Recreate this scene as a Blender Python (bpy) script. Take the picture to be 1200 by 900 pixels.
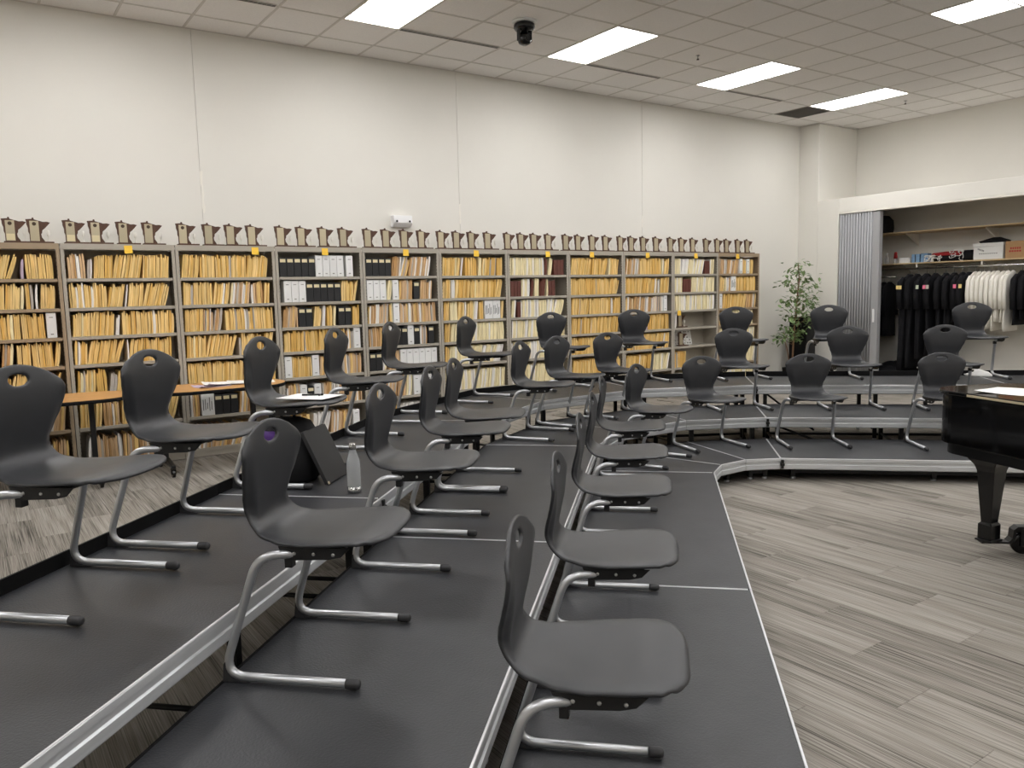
import bpy, bmesh, math, random
from mathutils import Vector, Matrix

# ------------------------------------------------------------------ clear
for o in list(bpy.data.objects):
    bpy.data.objects.remove(o, do_unlink=True)
SC = bpy.context.scene
C = SC.collection

# ------------------------------------------------------------------ camera
CAMZ = 1.6046
cd = bpy.data.cameras.new('camera')
cd.sensor_width = 36.0
cd.lens = 925.85 / 1200.0 * 36.0
cd.clip_start = 0.05
cd.clip_end = 100
cam = bpy.data.objects.new('camera', cd)
C.objects.link(cam)
RI = Vector((0.82204323, -0.5689566, -0.02309357))
UP = Vector((0.08353664, 0.08038025, 0.99325759))
FW = Vector((0.56326419, 0.81842984, -0.11360476))
M = Matrix.Identity(4)
for i in range(3):
    M[i][0] = RI[i]; M[i][1] = UP[i]; M[i][2] = -FW[i]
M[2][3] = CAMZ
cam.matrix_world = M
SC.camera = cam

# ------------------------------------------------------------------ world, exposure
W = bpy.data.worlds.new('world'); SC.world = W
W.use_nodes = True
W.node_tree.nodes['Background'].inputs[0].default_value = (0.9, 0.95, 1.0, 1)
W.node_tree.nodes['Background'].inputs[1].default_value = 0.02
SC.view_settings.view_transform = 'Standard'
SC.view_settings.look = 'None'
SC.view_settings.gamma = 1.0
SC.view_settings.use_curve_mapping = False
SC.view_settings.exposure = 0.0
LAMP = 16.5           # radiance of the ceiling light lenses

R2 = math.sqrt(0.5)
def so(s, o, z=0.0):
    return Vector(((s - o) * R2, (s + o) * R2, z))

# ------------------------------------------------------------------ materials
def srgb(r, g, b):
    f = lambda c: c / 12.92 if c <= 0.04045 else ((c + 0.055) / 1.055) ** 2.4
    return (f(r / 255), f(g / 255), f(b / 255), 1)

MATS = {}
def mat(name, col, rough=0.6, metal=0.0, var=0.0, scale=20.0, bump=0.0, bscale=200.0, spec=0.5,
        trans=0.0, emit=None, objvar=0.0, stretch=None, coat=0.0):
    if name in MATS:
        return MATS[name]
    m = bpy.data.materials.new(name); m.use_nodes = True
    nt = m.node_tree; N = nt.nodes; L = nt.links
    b = N['Principled BSDF']
    b.inputs['Base Color'].default_value = col
    b.inputs['Roughness'].default_value = rough
    b.inputs['Metallic'].default_value = metal
    b.inputs['Specular IOR Level'].default_value = spec
    if coat: b.inputs['Coat Weight'].default_value = coat
    if trans: b.inputs['Transmission Weight'].default_value = trans
    if emit:
        b.inputs['Emission Color'].default_value = emit[0]
        b.inputs['Emission Strength'].default_value = emit[1]
    if var or bump or objvar:
        geo = N.new('ShaderNodeNewGeometry')
        src = geo.outputs['Position']
        if stretch:
            mp = N.new('ShaderNodeMapping'); mp.inputs['Scale'].default_value = stretch
            L.new(src, mp.inputs['Vector']); src = mp.outputs['Vector']
    if var or objvar:
        hsv = N.new('ShaderNodeHueSaturation'); hsv.inputs['Color'].default_value = col
        val = N.new('ShaderNodeMath'); val.operation = 'ADD'; val.inputs[0].default_value = 1.0
        val.inputs[1].default_value = 0.0
        acc = val
        if var:
            n = N.new('ShaderNodeTexNoise'); n.inputs['Scale'].default_value = scale
            n.inputs['Detail'].default_value = 4
            L.new(src, n.inputs['Vector'])
            mr = N.new('ShaderNodeMapRange'); mr.inputs['From Min'].default_value = 0.3; mr.inputs['From Max'].default_value = 0.7
            mr.inputs['To Min'].default_value = -var; mr.inputs['To Max'].default_value = var
            L.new(n.outputs['Fac'], mr.inputs['Value']); L.new(mr.outputs['Result'], val.inputs[1])
        if objvar:
            oi = N.new('ShaderNodeObjectInfo')
            m2 = N.new('ShaderNodeMapRange'); m2.inputs['To Min'].default_value = -objvar; m2.inputs['To Max'].default_value = objvar
            L.new(oi.outputs['Random'], m2.inputs['Value'])
            ad = N.new('ShaderNodeMath'); ad.operation = 'ADD'
            L.new(val.outputs[0], ad.inputs[0]); L.new(m2.outputs['Result'], ad.inputs[1]); acc = ad
        L.new(acc.outputs[0], hsv.inputs['Value'])
        L.new(hsv.outputs['Color'], b.inputs['Base Color'])
    if bump:
        n2 = N.new('ShaderNodeTexNoise'); n2.inputs['Scale'].default_value = bscale; n2.inputs['Detail'].default_value = 2
        L.new(src, n2.inputs['Vector'])
        bp = N.new('ShaderNodeBump'); bp.inputs['Strength'].default_value = bump; bp.inputs['Distance'].default_value = 0.002
        L.new(n2.outputs['Fac'], bp.inputs['Height']); L.new(bp.outputs['Normal'], b.inputs['Normal'])
    MATS[name] = m
    return m

def carpet_mat():
    m = bpy.data.materials.new('carpet'); m.use_nodes = True
    nt = m.node_tree; N = nt.nodes; L = nt.links; b = N['Principled BSDF']
    b.inputs['Roughness'].default_value = 0.95; b.inputs['Specular IOR Level'].default_value = 0.1
    geo = N.new('ShaderNodeNewGeometry'); oi = N.new('ShaderNodeObjectInfo')
    off = N.new('ShaderNodeVectorMath'); off.operation = 'SCALE'
    cmb = N.new('ShaderNodeCombineXYZ'); L.new(oi.outputs['Random'], cmb.inputs[0]); L.new(oi.outputs['Random'], cmb.inputs[1])
    L.new(cmb.outputs[0], off.inputs[0]); off.inputs['Scale'].default_value = 37.0
    add = N.new('ShaderNodeVectorMath'); L.new(geo.outputs['Position'], add.inputs[0]); L.new(off.outputs[0], add.inputs[1])
    mp = N.new('ShaderNodeMapping'); mp.inputs['Scale'].default_value = (190, 1.6, 1); L.new(add.outputs[0], mp.inputs['Vector'])
    n1 = N.new('ShaderNodeTexNoise'); n1.inputs['Scale'].default_value = 1.0; n1.inputs['Detail'].default_value = 3; n1.inputs['Roughness'].default_value = 0.65
    L.new(mp.outputs[0], n1.inputs['Vector'])
    mp2 = N.new('ShaderNodeMapping'); mp2.inputs['Scale'].default_value = (22, 1.0, 1); L.new(add.outputs[0], mp2.inputs['Vector'])
    n2 = N.new('ShaderNodeTexNoise'); n2.inputs['Scale'].default_value = 1.0; n2.inputs['Detail'].default_value = 2
    L.new(mp2.outputs[0], n2.inputs['Vector'])
    mx = N.new('ShaderNodeMath'); mx.operation = 'ADD'
    s1 = N.new('ShaderNodeMath'); s1.operation = 'MULTIPLY'; s1.inputs[1].default_value = 0.72; L.new(n1.outputs['Fac'], s1.inputs[0])
    s2 = N.new('ShaderNodeMath'); s2.operation = 'MULTIPLY'; s2.inputs[1].default_value = 0.28; L.new(n2.outputs['Fac'], s2.inputs[0])
    L.new(s1.outputs[0], mx.inputs[0]); L.new(s2.outputs[0], mx.inputs[1])
    m3 = N.new('ShaderNodeMath'); m3.operation = 'ADD'
    r3 = N.new('ShaderNodeMapRange'); r3.inputs['To Min'].default_value = -0.045; r3.inputs['To Max'].default_value = 0.045
    L.new(oi.outputs['Random'], r3.inputs['Value']); L.new(mx.outputs[0], m3.inputs[0]); L.new(r3.outputs['Result'], m3.inputs[1])
    cr = N.new('ShaderNodeValToRGB'); L.new(m3.outputs[0], cr.inputs['Fac'])
    e = cr.color_ramp.elements
    e[0].position = 0.36; e[0].color = srgb(74, 71, 66)
    e[1].position = 0.65; e[1].color = srgb(166, 161, 153)
    k = e.new(0.44); k.color = srgb(122, 117, 109)
    k = e.new(0.53); k.color = srgb(146, 140, 132)
    L.new(cr.outputs['Color'], b.inputs['Base Color'])
    nb = N.new('ShaderNodeTexNoise'); nb.inputs['Scale'].default_value = 350; L.new(geo.outputs['Position'], nb.inputs['Vector'])
    bp = N.new('ShaderNodeBump'); bp.inputs['Strength'].default_value = 0.5; bp.inputs['Distance'].default_value = 0.003
    L.new(nb.outputs['Fac'], bp.inputs['Height']); L.new(bp.outputs['Normal'], b.inputs['Normal'])
    MATS['carpet'] = m
    return m

carpet_mat()
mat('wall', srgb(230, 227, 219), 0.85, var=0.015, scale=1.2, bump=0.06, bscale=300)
mat('trim_white', srgb(238, 234, 224), 0.6)
mat('tile', srgb(238, 235, 232), 0.95, var=0.03, scale=60, bump=0.3, bscale=250, objvar=0.02, spec=0.1)
mat('tbar', srgb(210, 205, 199), 0.7)
mat('lens', (1, 1, 1, 1), 0.5, emit=((0.995, 0.985, 0.985, 1), LAMP))
mat('black_metal', srgb(22, 22, 23), 0.45, spec=0.4)
mat('black_matte', srgb(16, 16, 17), 0.8, spec=0.2)
mat('vent_dark', srgb(12, 12, 12), 0.9)
mat('vent_grey', srgb(120, 116, 110), 0.7)
mat('deck', srgb(50, 51, 54), 0.42, var=0.16, scale=5, bump=0.6, bscale=130, spec=0.45)
mat('alu', srgb(206, 208, 210), 0.40, metal=0.5, var=0.05, scale=3, stretch=(1, 1, 30))
mat('alu_line', srgb(225, 226, 228), 0.35, metal=0.4)
mat('plastic', srgb(44, 45, 48), 0.42, var=0.10, scale=14, bump=0.12, bscale=420, spec=0.5)
mat('tube', srgb(186, 188, 191), 0.33, metal=0.8, bump=0.05, bscale=600)
mat('rivet', srgb(190, 190, 190), 0.3, metal=0.9)
mat('rubber', srgb(48, 48, 50), 0.55)
mat('shelf_grey', srgb(172, 165, 152), 0.5, var=0.02, scale=5)
mat('shelf_tan', srgb(160, 141, 116), 0.5, var=0.02, scale=5)
mat('slot', srgb(70, 66, 60), 0.9)
mat('wood_dark', srgb(80, 52, 35), 0.5, var=0.15, scale=25, stretch=(1, 1, 0.2))
mat('brass', srgb(190, 178, 150), 0.45, metal=0.35, objvar=0.12)
mat('cream_label', srgb(226, 212, 172), 0.7)
mat('medal', srgb(74, 58, 44), 0.5, metal=0.3)
mat('statuette', srgb(226, 222, 212), 0.4)
mat('note', srgb(250, 204, 74), 0.8)
mat('env_gold', srgb(232, 196, 124), 0.8, var=0.15, scale=14, stretch=(4, 0.3, 0.35), objvar=0.08)
mat('env_yel', srgb(240, 208, 142), 0.8, var=0.15, scale=14, stretch=(4, 0.3, 0.35), objvar=0.08)
mat('env_amber', srgb(224, 180, 98), 0.8, var=0.15, scale=14, stretch=(4, 0.3, 0.35), objvar=0.08)
mat('env_tan', srgb(196, 154, 102), 0.8, var=0.15, scale=14, stretch=(4, 0.3, 0.35), objvar=0.10)
mat('env_kraft', srgb(214, 180, 138), 0.8, var=0.15, scale=14, stretch=(4, 0.3, 0.35), objvar=0.10)
mat('env_cream', srgb(236, 222, 178), 0.8, var=0.15, scale=14, stretch=(4, 0.3, 0.35), objvar=0.06)
mat('env_white', srgb(236, 232, 226), 0.75, objvar=0.05)
mat('env_grey', srgb(186, 178, 168), 0.8, objvar=0.08)
mat('env_lilac', srgb(186, 168, 186), 0.8, objvar=0.05)
mat('env_maroon', srgb(104, 58, 44), 0.7, objvar=0.10)
mat('binder_black', srgb(30, 30, 32), 0.5)
mat('binder_white', srgb(232, 232, 230), 0.5, objvar=0.03)
mat('binder_maroon', srgb(98, 54, 44), 0.5, objvar=0.10)
mat('paper', srgb(242, 241, 238), 0.8)
mat('ink', srgb(40, 40, 44), 0.8)
mat('print_grey', srgb(160, 158, 154), 0.8, var=0.45, scale=60)
mat('laminate', srgb(206, 156, 98), 0.4, var=0.08, scale=6, stretch=(0.6, 8, 8))
mat('piano', srgb(5, 5, 6), 0.07, spec=0.45)
mat('piano_leg', srgb(9, 9, 10), 0.2, spec=0.45)
mat('ivory', srgb(238, 236, 226), 0.3)
mat('curtain', srgb(164, 164, 166), 0.5, var=0.03, scale=3)
mat('wood_shelf', srgb(196, 172, 132), 0.6, var=0.06, scale=10, stretch=(1, 0.1, 1))
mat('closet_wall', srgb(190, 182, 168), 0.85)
mat('cloth_black', srgb(24, 24, 27), 0.85, var=0.2, scale=8, spec=0.2)
mat('cloth_white', srgb(238, 234, 224), 0.85, var=0.02, scale=8, spec=0.2)
mat('pink', srgb(236, 120, 150), 0.8)
mat('tag_yellow', srgb(240, 214, 140), 0.8)
mat('tag_green', srgb(206, 214, 190), 0.8)
mat('red', srgb(168, 30, 34), 0.5)
mat('blue_box', srgb(132, 168, 204), 0.6, var=0.15, scale=30)
mat('cardboard', srgb(176, 140, 100), 0.8, var=0.04, scale=20)
mat('leaf', srgb(112, 136, 84), 0.5, var=0.3, scale=30)
mat('bark', srgb(122, 92, 66), 0.8, var=0.2, scale=60)
mat('steel', srgb(200, 200, 200), 0.22, metal=1.0)
mat('bottle_clear', srgb(236, 238, 240), 0.08, trans=0.65)
mat('purple', srgb(84, 44, 130), 0.6)
mat('bag_black', srgb(20, 20, 23), 0.75, var=0.2, scale=40, bump=0.3, bscale=500)
mat('folder_black', srgb(40, 40, 42), 0.5, bump=0.1, bscale=500)
mat('plastic_white', srgb(240, 240, 240), 0.4)
mat('gloss_black', srgb(10, 10, 11), 0.12)

# ------------------------------------------------------------------ mesh builder
class MB:
    def __init__(s):
        s.v = []; s.f = []; s.mi = []; s.sm = []
    def add(s, vs, fs, mi=0, smooth=False):
        b = len(s.v); s.v += [tuple(p) for p in vs]
        for f in fs:
            s.f.append([b + i for i in f]); s.mi.append(mi); s.sm.append(smooth)
        return s
    def box(s, x0, x1, y0, y1, z0, z1, mi=0):
        vs = [(x0, y0, z0), (x1, y0, z0), (x1, y1, z0), (x0, y1, z0), (x0, y0, z1), (x1, y0, z1), (x1, y1, z1), (x0, y1, z1)]
        return s.add(vs, [(0, 3, 2, 1), (4, 5, 6, 7), (0, 1, 5, 4), (1, 2, 6, 5), (2, 3, 7, 6), (3, 0, 4, 7)], mi)
    def prism(s, poly, z0, z1, mi=0, smooth=False):
        n = len(poly)
        vs = [(p[0], p[1], z0) for p in poly] + [(p[0], p[1], z1) for p in poly]
        fs = [tuple(range(n - 1, -1, -1)), tuple(range(n, 2 * n))]
        s.add(vs, fs, mi)
        b = len(s.v) - 2 * n
        for i in range(n):
            j = (i + 1) % n
            s.f.append([b + i, b + j, b + n + j, b + n + i]); s.mi.append(mi); s.sm.append(smooth)
        return s
    def extrude(s, prof, a0, a1, axis='x', mi=0):
        # prof: list of (p,q); axis x -> (a,p,q); axis y -> (p,a,q)
        n = len(prof)
        def P(a, p): return (a, p[0], p[1]) if axis == 'x' else (p[0], a, p[1])
        g0 = a0 if callable(a0) else (lambda p: a0)
        g1 = a1 if callable(a1) else (lambda p: a1)
        vs = [P(g0(p), p) for p in prof] + [P(g1(p), p) for p in prof]
        fs = [tuple(range(n)), tuple(range(2 * n - 1, n - 1, -1))]
        for i in range(n):
            j = (i + 1) % n
            fs.append((j, i, n + i, n + j))
        return s.add(vs, fs, mi)
    def tube(s, path, r, n=8, mi=0, caps=True):
        path = [Vector(p) for p in path]
        rr = r if isinstance(r, (list, tuple)) else [r] * len(path)
        ref = Vector((0.13, 0.21, 0.97)); vs = []
        prevn = None
        for i, p in enumerate(path):
            t = (path[min(i + 1, len(path) - 1)] - path[max(i - 1, 0)]).normalized()
            if prevn is None:
                a = ref if abs(t.dot(ref)) < 0.9 else Vector((1, 0, 0))
                nn = (a - t * a.dot(t)).normalized()
            else:
                nn = (prevn - t * prevn.dot(t)).normalized()
            prevn = nn; bb = t.cross(nn)
            for k in range(n):
                a = 2 * math.pi * k / n
                vs.append(p + (nn * math.cos(a) + bb * math.sin(a)) * rr[i])
        fs = []
        for i in range(len(path) - 1):
            for k in range(n):
                k2 = (k + 1) % n
                fs.append((i * n + k, i * n + k2, (i + 1) * n + k2, (i + 1) * n + k))
        s.add(vs, fs, mi, True)
        if caps:
            b = len(s.v) - len(vs)
            s.f.append([b + k for k in range(n - 1, -1, -1)]); s.mi.append(mi); s.sm.append(False)
            e = b + (len(path) - 1) * n
            s.f.append([e + k for k in range(n)]); s.mi.append(mi); s.sm.append(False)
        return s
    def lathe(s, prof, c=(0, 0, 0), n=20, mi=0, axis='z'):
        vs = []
        for (r, h) in prof:
            for k in range(n):
                a = 2 * math.pi * k / n
                x, y, z = r * math.cos(a), r * math.sin(a), h
                if axis == 'y': x, y, z = x, z, y
                if axis == 'x': x, y, z = z, x, y
                vs.append((c[0] + x, c[1] + y, c[2] + z))
        fs = []
        m = len(prof)
        for i in range(m - 1):
            for k in range(n):
                k2 = (k + 1) % n
                fs.append((i * n + k, i * n + k2, (i + 1) * n + k2, (i + 1) * n + k))
        s.add(vs, fs, mi, True)
        b = len(s.v) - len(vs)
        s.f.append([b + k for k in range(n - 1, -1, -1)]); s.mi.append(mi); s.sm.append(False)
        s.f.append([b + (m - 1) * n + k for k in range(n)]); s.mi.append(mi); s.sm.append(False)
        return s
    def mesh(s, name, mats, bevel=0.0, fix=True):
        me = bpy.data.meshes.new(name)
        me.from_pydata(s.v, [], s.f)
        for m in (mats if isinstance(mats, (list, tuple)) else [mats]):
            me.materials.append(MATS[m])
        for p, mi, sm in zip(me.polygons, s.mi, s.sm):
            p.material_index = mi; p.use_smooth = sm
        if fix or bevel:
            bm = bmesh.new(); bm.from_mesh(me)
            if bevel:
                es = [e for e in bm.edges if len(e.link_faces) == 2 and e.calc_face_angle(0) > 0.6]
                bmesh.ops.bevel(bm, geom=es, offset=bevel, segments=2, profile=0.5, affect='EDGES', clamp_overlap=True)
            bmesh.ops.recalc_face_normals(bm, faces=bm.faces)
            bm.to_mesh(me); bm.free()
        return me

def obj(name, me, parent=None, loc=(0, 0, 0), rot=(0, 0, 0), scl=None):
    o = bpy.data.objects.new(name, me)
    C.objects.link(o)
    o.location = loc; o.rotation_euler = rot
    if scl: o.scale = scl
    if parent: o.parent = parent
    return o

def tag(o, label, cat, group=None, kind=None):
    o['label'] = label
    if cat: o['category'] = cat
    if group: o['group'] = group
    if kind: o['kind'] = kind
    return o

def thing(name, label, cat, loc=(0, 0, 0), rz=0.0, group=None):
    o = bpy.data.objects.new(name, None); C.objects.link(o)
    o.empty_display_size = 0.05
    o.location = loc; o.rotation_euler = (0, 0, rz)
    return tag(o, label, cat, group)

def struct(name, me, label=None, **k):
    o = obj(name, me, **k); o['kind'] = 'structure'
    o['label'] = label or name.replace('_', ' ')
    return o

def copy_tree(o, parent=None):
    c = o.copy(); C.objects.link(c); c.parent = parent
    for ch in o.children:
        copy_tree(ch, c)
    return c

def fillet(pts, rad, seg=5):
    pts = [Vector(p) for p in pts]; out = [pts[0]]
    for i in range(1, len(pts) - 1):
        a, b, c = pts[i - 1], pts[i], pts[i + 1]
        r = rad[i - 1] if isinstance(rad, (list, tuple)) else rad
        u = (a - b).normalized(); w = (c - b).normalized()
        ang = math.acos(max(-1, min(1, u.dot(w))))
        if ang > 2.95:
            out.append(b); continue
        d = min(r / math.tan(ang / 2), (a - b).length * 0.49, (c - b).length * 0.49)
        p0 = b + u * d; p1 = b + w * d
        for k in range(seg + 1):
            t = k / seg
            out.append(p0.lerp(b, t).lerp(b.lerp(p1, t), t))
    out.append(pts[-1])
    return out

ORD = ['first', 'second', 'third', 'fourth', 'fifth', 'sixth', 'seventh', 'eighth', 'ninth', 'tenth', 'eleventh', 'twelfth']
rnd = random.Random(7)

# ------------------------------------------------------------------ room constants
TH = 0.1976                        # riser step
YSH, X0, UW, ZSH = 8.465, 0.7835, 1.0036, 2.164
YW, ZC = 8.778, 4.3685
XC, YCOL, XR = 12.26, 8.389, 13.386
TILE = 0.634
L0, LY, SP = 3.3455, 7.7067, 2.536
XMIN, YMIN = -4.2, -5.5

def project(p):
    d = Vector(p) - Vector((0, 0, CAMZ))
    z = d.dot(FW)
    if z < 0.05: return None
    return 600 + 925.85 * d.dot(RI) / z, 450 - 925.85 * d.dot(UP) / z
def inframe(p, m=0):
    q = project(p)
    return q is not None and -m <= q[0] <= 1200 + m and -m <= q[1] <= 900 + m

# ------------------------------------------------------------------ floor
floor = struct('floor', MB().box(XMIN, XR + 0.1, YMIN, YW, -0.12, -0.008).mesh('floor', 'carpet'), 'striped grey carpet plank floor')
PW, PL = 0.25, 0.914
plank = MB().box(-PW / 2 + 0.0006, PW / 2 - 0.0006, -PL / 2 + 0.0006, PL / 2 - 0.0006, -0.008, 0.0).mesh('carpet_plank', 'carpet', bevel=0.0008)
rest = MB(); npl = 0
nx = int((XR - XMIN) / PW); ny = int((YW - YMIN) / PL)
cands = []
for i in range(nx):
    for j in range(-1, ny + 1):
        x = XMIN + (i + 0.5) * PW
        y = YMIN + (j + 0.5) * PL + ((i * 0.382) % 1.0) * PL
        if y - PL / 2 < YMIN or y + PL / 2 > YW or x + PW / 2 > XR: continue
        s_, o_ = (x + y) * R2, (y - x) * R2
        vis = inframe((x, y, 0), 60)
        # hidden below the riser platforms
        under = (-0.3 < o_ < 2.1 and 1.4 < s_ < 6.1)
        cands.append((x, y, vis and not under))
vis = sorted([c for c in cands if c[2]], key=lambda c: c[0] ** 2 + c[1] ** 2)
for (x, y, v) in vis[:290]:
    obj('carpet_plank', plank, floor, (x, y, 0))
left = [c for c in cands if not c[2]] + vis[290:]
for (x, y, v) in left:
    rest.box(x - PW / 2 + 0.0006, x + PW / 2 - 0.0006, y - PL / 2 + 0.0006, y + PL / 2 - 0.0006, -0.008, 0.0)
o = obj('carpet_planks', rest.mesh('carpet_planks', 'carpet', fix=False), floor); o['kind'] = 'stuff'

# ------------------------------------------------------------------ walls
wb = struct('wall_back', MB().box(XMIN, XR, YW + 0.01, YW + 0.13, -0.12, ZC + 0.1).mesh('wall_back', 'wall'), 'cream wall behind the music shelves')
seams = [XMIN, -1.0, 2.15, 5.295, 8.478, XR]
for a, b in zip(seams[:-1], seams[1:]):
    obj('wall_panel', MB().box(a + 0.0025, b - 0.0025, YW, YW + 0.011, 0, ZC).mesh('wall_panel', 'wall'), wb)
patch = MB()
for (x, z0, z1, w) in [(2.165, 2.52, 2.95, 0.018), (5.30, 2.5, 2.75, 0.012), (8.48, 2.55, 2.72, 0.012)]:
    n = 7; r = random.Random(int(x * 10))
    pl = [(x - w * r.uniform(0.3, 1.2), z0 + (z1 - z0) * i / n) for i in range(n + 1)] + [(x + w * r.uniform(0.3, 1.2), z1 - (z1 - z0) * i / n) for i in range(n + 1)]
    patch.extrude([(p[0], p[1]) for p in pl], YW - 0.0015, YW, axis='y')
obj('plaster_patch', patch.mesh('plaster_patch', 'trim_white'), wb)
struct('wall_left', MB().box(XMIN - 0.12, XMIN, YMIN, YW, -0.12, ZC + 0.1).mesh('wall_left', 'wall'), 'cream side wall')
struct('wall_front', MB().box(XMIN, XR, YMIN - 0.12, YMIN, -0.12, ZC + 0.1).mesh('wall_front', 'wall'), 'cream wall opposite the shelves')
struct('wall_right', MB().box(XR, XR + 0.12, YMIN, YW, -0.12, ZC + 0.1).mesh('wall_right', 'wall'), 'cream wall above and behind the closet')
struct('wall_column', MB().box(XC, XR, YCOL, YW, 0, ZC).mesh('wall_column', 'wall', bevel=0.012), 'cream corner column')
JY = 7.99
CEND = 2.6          # far end of the closet opening
wc = MB().box(XC, XC + 0.12, JY, YCOL - 0.001, 0, 3.065).box(XC, XC + 0.12, CEND, JY, 2.835, 3.065)
wc.box(XC, XC + 0.12, YMIN, CEND, 0, 3.065)
wc.box(XC + 0.12, XR, YMIN, YCOL - 0.001, 2.965, 3.065)
wcl = struct('wall_closet', wc.mesh('wall_closet', 'wall', bevel=0.006), 'cream closet front wall with header')
obj('closet_track', MB().box(XC - 0.006, XC + 0.13, CEND + 0.01, JY - 0.005, 2.805, 2.834).mesh('track', 'trim_white'), wcl)
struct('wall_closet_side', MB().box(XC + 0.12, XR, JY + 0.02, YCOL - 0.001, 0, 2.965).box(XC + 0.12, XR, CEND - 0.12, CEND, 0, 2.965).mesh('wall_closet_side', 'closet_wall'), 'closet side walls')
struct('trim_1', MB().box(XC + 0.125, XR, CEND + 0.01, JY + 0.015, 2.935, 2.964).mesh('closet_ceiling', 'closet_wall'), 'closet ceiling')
struct('baseboard_back', MB().box(XMIN, XC, YW - 0.012, YW - 0.0005, 0, 0.1).mesh('baseboard_back', 'black_matte', bevel=0.003), 'dark baseboard under the cream wall')

# ------------------------------------------------------------------ ceiling
lights = []
for i in range(-2, 4):
    for j in range(0, 4):
        lights.append((L0 + SP * i, LY - 5 * TILE * j))
ceil = struct('ceiling', MB().box(XMIN, XR, YMIN, YW, ZC + 0.1, ZC + 0.2).mesh('ceiling', 'tile'), 'grey acoustic tile ceiling')
xs = [L0 + TILE * k for k in range(-13, 18)]
ys = [LY + TILE * k for k in range(-22, 3)]
xs = [max(XMIN, min(XR, x)) for x in xs]; ys = [max(YMIN, min(YW, y)) for y in ys]
xs = sorted(set([XMIN] + xs + [XR])); ys = sorted(set([YMIN] + ys + [YW]))
lightcells = set()
def near(a, b): return abs(a - b) < 0.03
tile_mesh = {}
crest = MB()
bars = MB()
for x in xs[1:-1]:
    bars.box(x - 0.012, x + 0.012, YMIN, YW, ZC - 0.001, ZC + 0.03)
for y in ys[1:-1]:
    bars.box(XMIN, XR, y - 0.012, y + 0.012, ZC - 0.0012, ZC + 0.03)
bars.box(XMIN, XR, YW - 0.022, YW, ZC - 0.0014, ZC + 0.01).box(XR - 0.022, XR, YMIN, YW, ZC - 0.0014, ZC + 0.01)
cells = []
for a, b in zip(xs[:-1], xs[1:]):
    for c, d in zip(ys[:-1], ys[1:]):
        if b - a < 0.05 or d - c < 0.05: continue
        mx, my = (a + b) / 2, (c + d) / 2
        if any(lx < mx < lx + TILE and ly - 2 * TILE < my < ly for lx, ly in lights): continue
        if 10.95 < mx < 11.59 and 7.7067 < my < 8.34: continue      # return grille
        cells.append((a, b, c, d, inframe((mx, my, ZC), 40)))
nt_ = 0
for (a, b, c, d, v) in cells:
    if v and nt_ < 295:
        key = (round(b - a, 2), round(d - c, 2))
        if key not in tile_mesh:
            w, h = (b - a) / 2 - 0.008, (d - c) / 2 - 0.008
            tile_mesh[key] = MB().box(-w, w, -h, h, 0, 0.014).mesh('ceiling_tile', 'tile', bevel=0.002)
        obj('ceiling_tile', tile_mesh[key], ceil, ((a + b) / 2, (c + d) / 2, ZC + 0.003)); nt_ += 1
    else:
        crest.box(a + 0.008, b - 0.008, c + 0.008, d - 0.008, ZC + 0.003, ZC + 0.017)
o = obj('ceiling_tiles', crest.mesh('ceiling_tiles', 'tile', fix=False), ceil); o['kind'] = 'stuff'
obj('grid_bars', bars.mesh('grid_bars', 'tbar'), ceil)

frame_me = MB()
g = 0.012
frame_me.box(g, TILE - g, -2 * TILE + g, -2 * TILE + 0.026, -0.006, 0.03).box(g, TILE - g, -0.026, -g, -0.006, 0.03)
frame_me.box(g, 0.026, -2 * TILE + 0.026, -0.026, -0.006, 0.03).box(TILE - 0.026, TILE - g, -2 * TILE + 0.026, -0.026, -0.006, 0.03)
frame_me.box(g, TILE - g, -2 * TILE + g, -g, 0.03, 0.08)
frame_me = frame_me.mesh('light_frame', 'trim_white')
lens_me = MB().box(0.026, TILE - 0.026, -2 * TILE + 0.026, -0.026, 0.0, 0.012).mesh('lens', 'lens')
LL = ['beside the first wall seam', 'next to the domed ceiling camera', 'between two slot vents', 'beside the grey return grille']
for (lx, ly) in lights:
    i = round((lx - L0) / SP); j = round((LY - ly) / (5 * TILE))
    if j == 0 and 0 <= i <= 3:
        lab = 'bright white rectangular ceiling light ' + ['at the end of the row, above the plain wall', 'next to the domed ceiling camera', 'beside a sprinkler, two lights from the corner column', 'beside the grey return grille'][i]
    elif i == 2 and j == 1:
        lab = 'bright white rectangular ceiling light in the middle of the room, away from the wall row'
    else:
        lab = 'bright white rectangular ceiling light elsewhere over the room'
    t = thing('ceiling_light', lab, 'ceiling light', (lx, ly, ZC), 0, 'recessed ceiling lights')
    obj('frame', frame_me, t); obj('lens', lens_me, t)
# slot diffusers
slot_f = MB().box(0, 1.225, -0.056, -0.05, -0.004, 0.004).box(0, 1.225, -0.031, -0.025, -0.004, 0.004).box(0, 1.225, -0.006, 0.0, -0.004, 0.004).mesh('slot_frame', 'tbar')
slot_d = MB().box(0.004, 1.221, -0.0497, -0.0313, -0.0035, 0.0).box(0.004, 1.221, -0.0247, -0.0063, -0.0035, 0.0).mesh('slot_gap', 'vent_dark')
for k, i in enumerate((-1, 0, 1, 2)):
    t = thing('slot_diffuser', 'thin black double slot air vent in the ceiling ' + ['above the plain end of the wall', 'beside the ceiling camera', 'right after the light by the camera', 'next to the return grille'][k], 'air vent', (L0 + SP * i + TILE + 0.01, LY + 0.012, ZC - 0.004), 0, 'slot vents in the ceiling')
    obj('frame', slot_f, t); obj('slot', slot_d, t)
t = thing('return_grille', 'square grey egg-crate return grille in the ceiling near the corner column', 'air vent', (10.9535, 7.7067, ZC))
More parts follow.
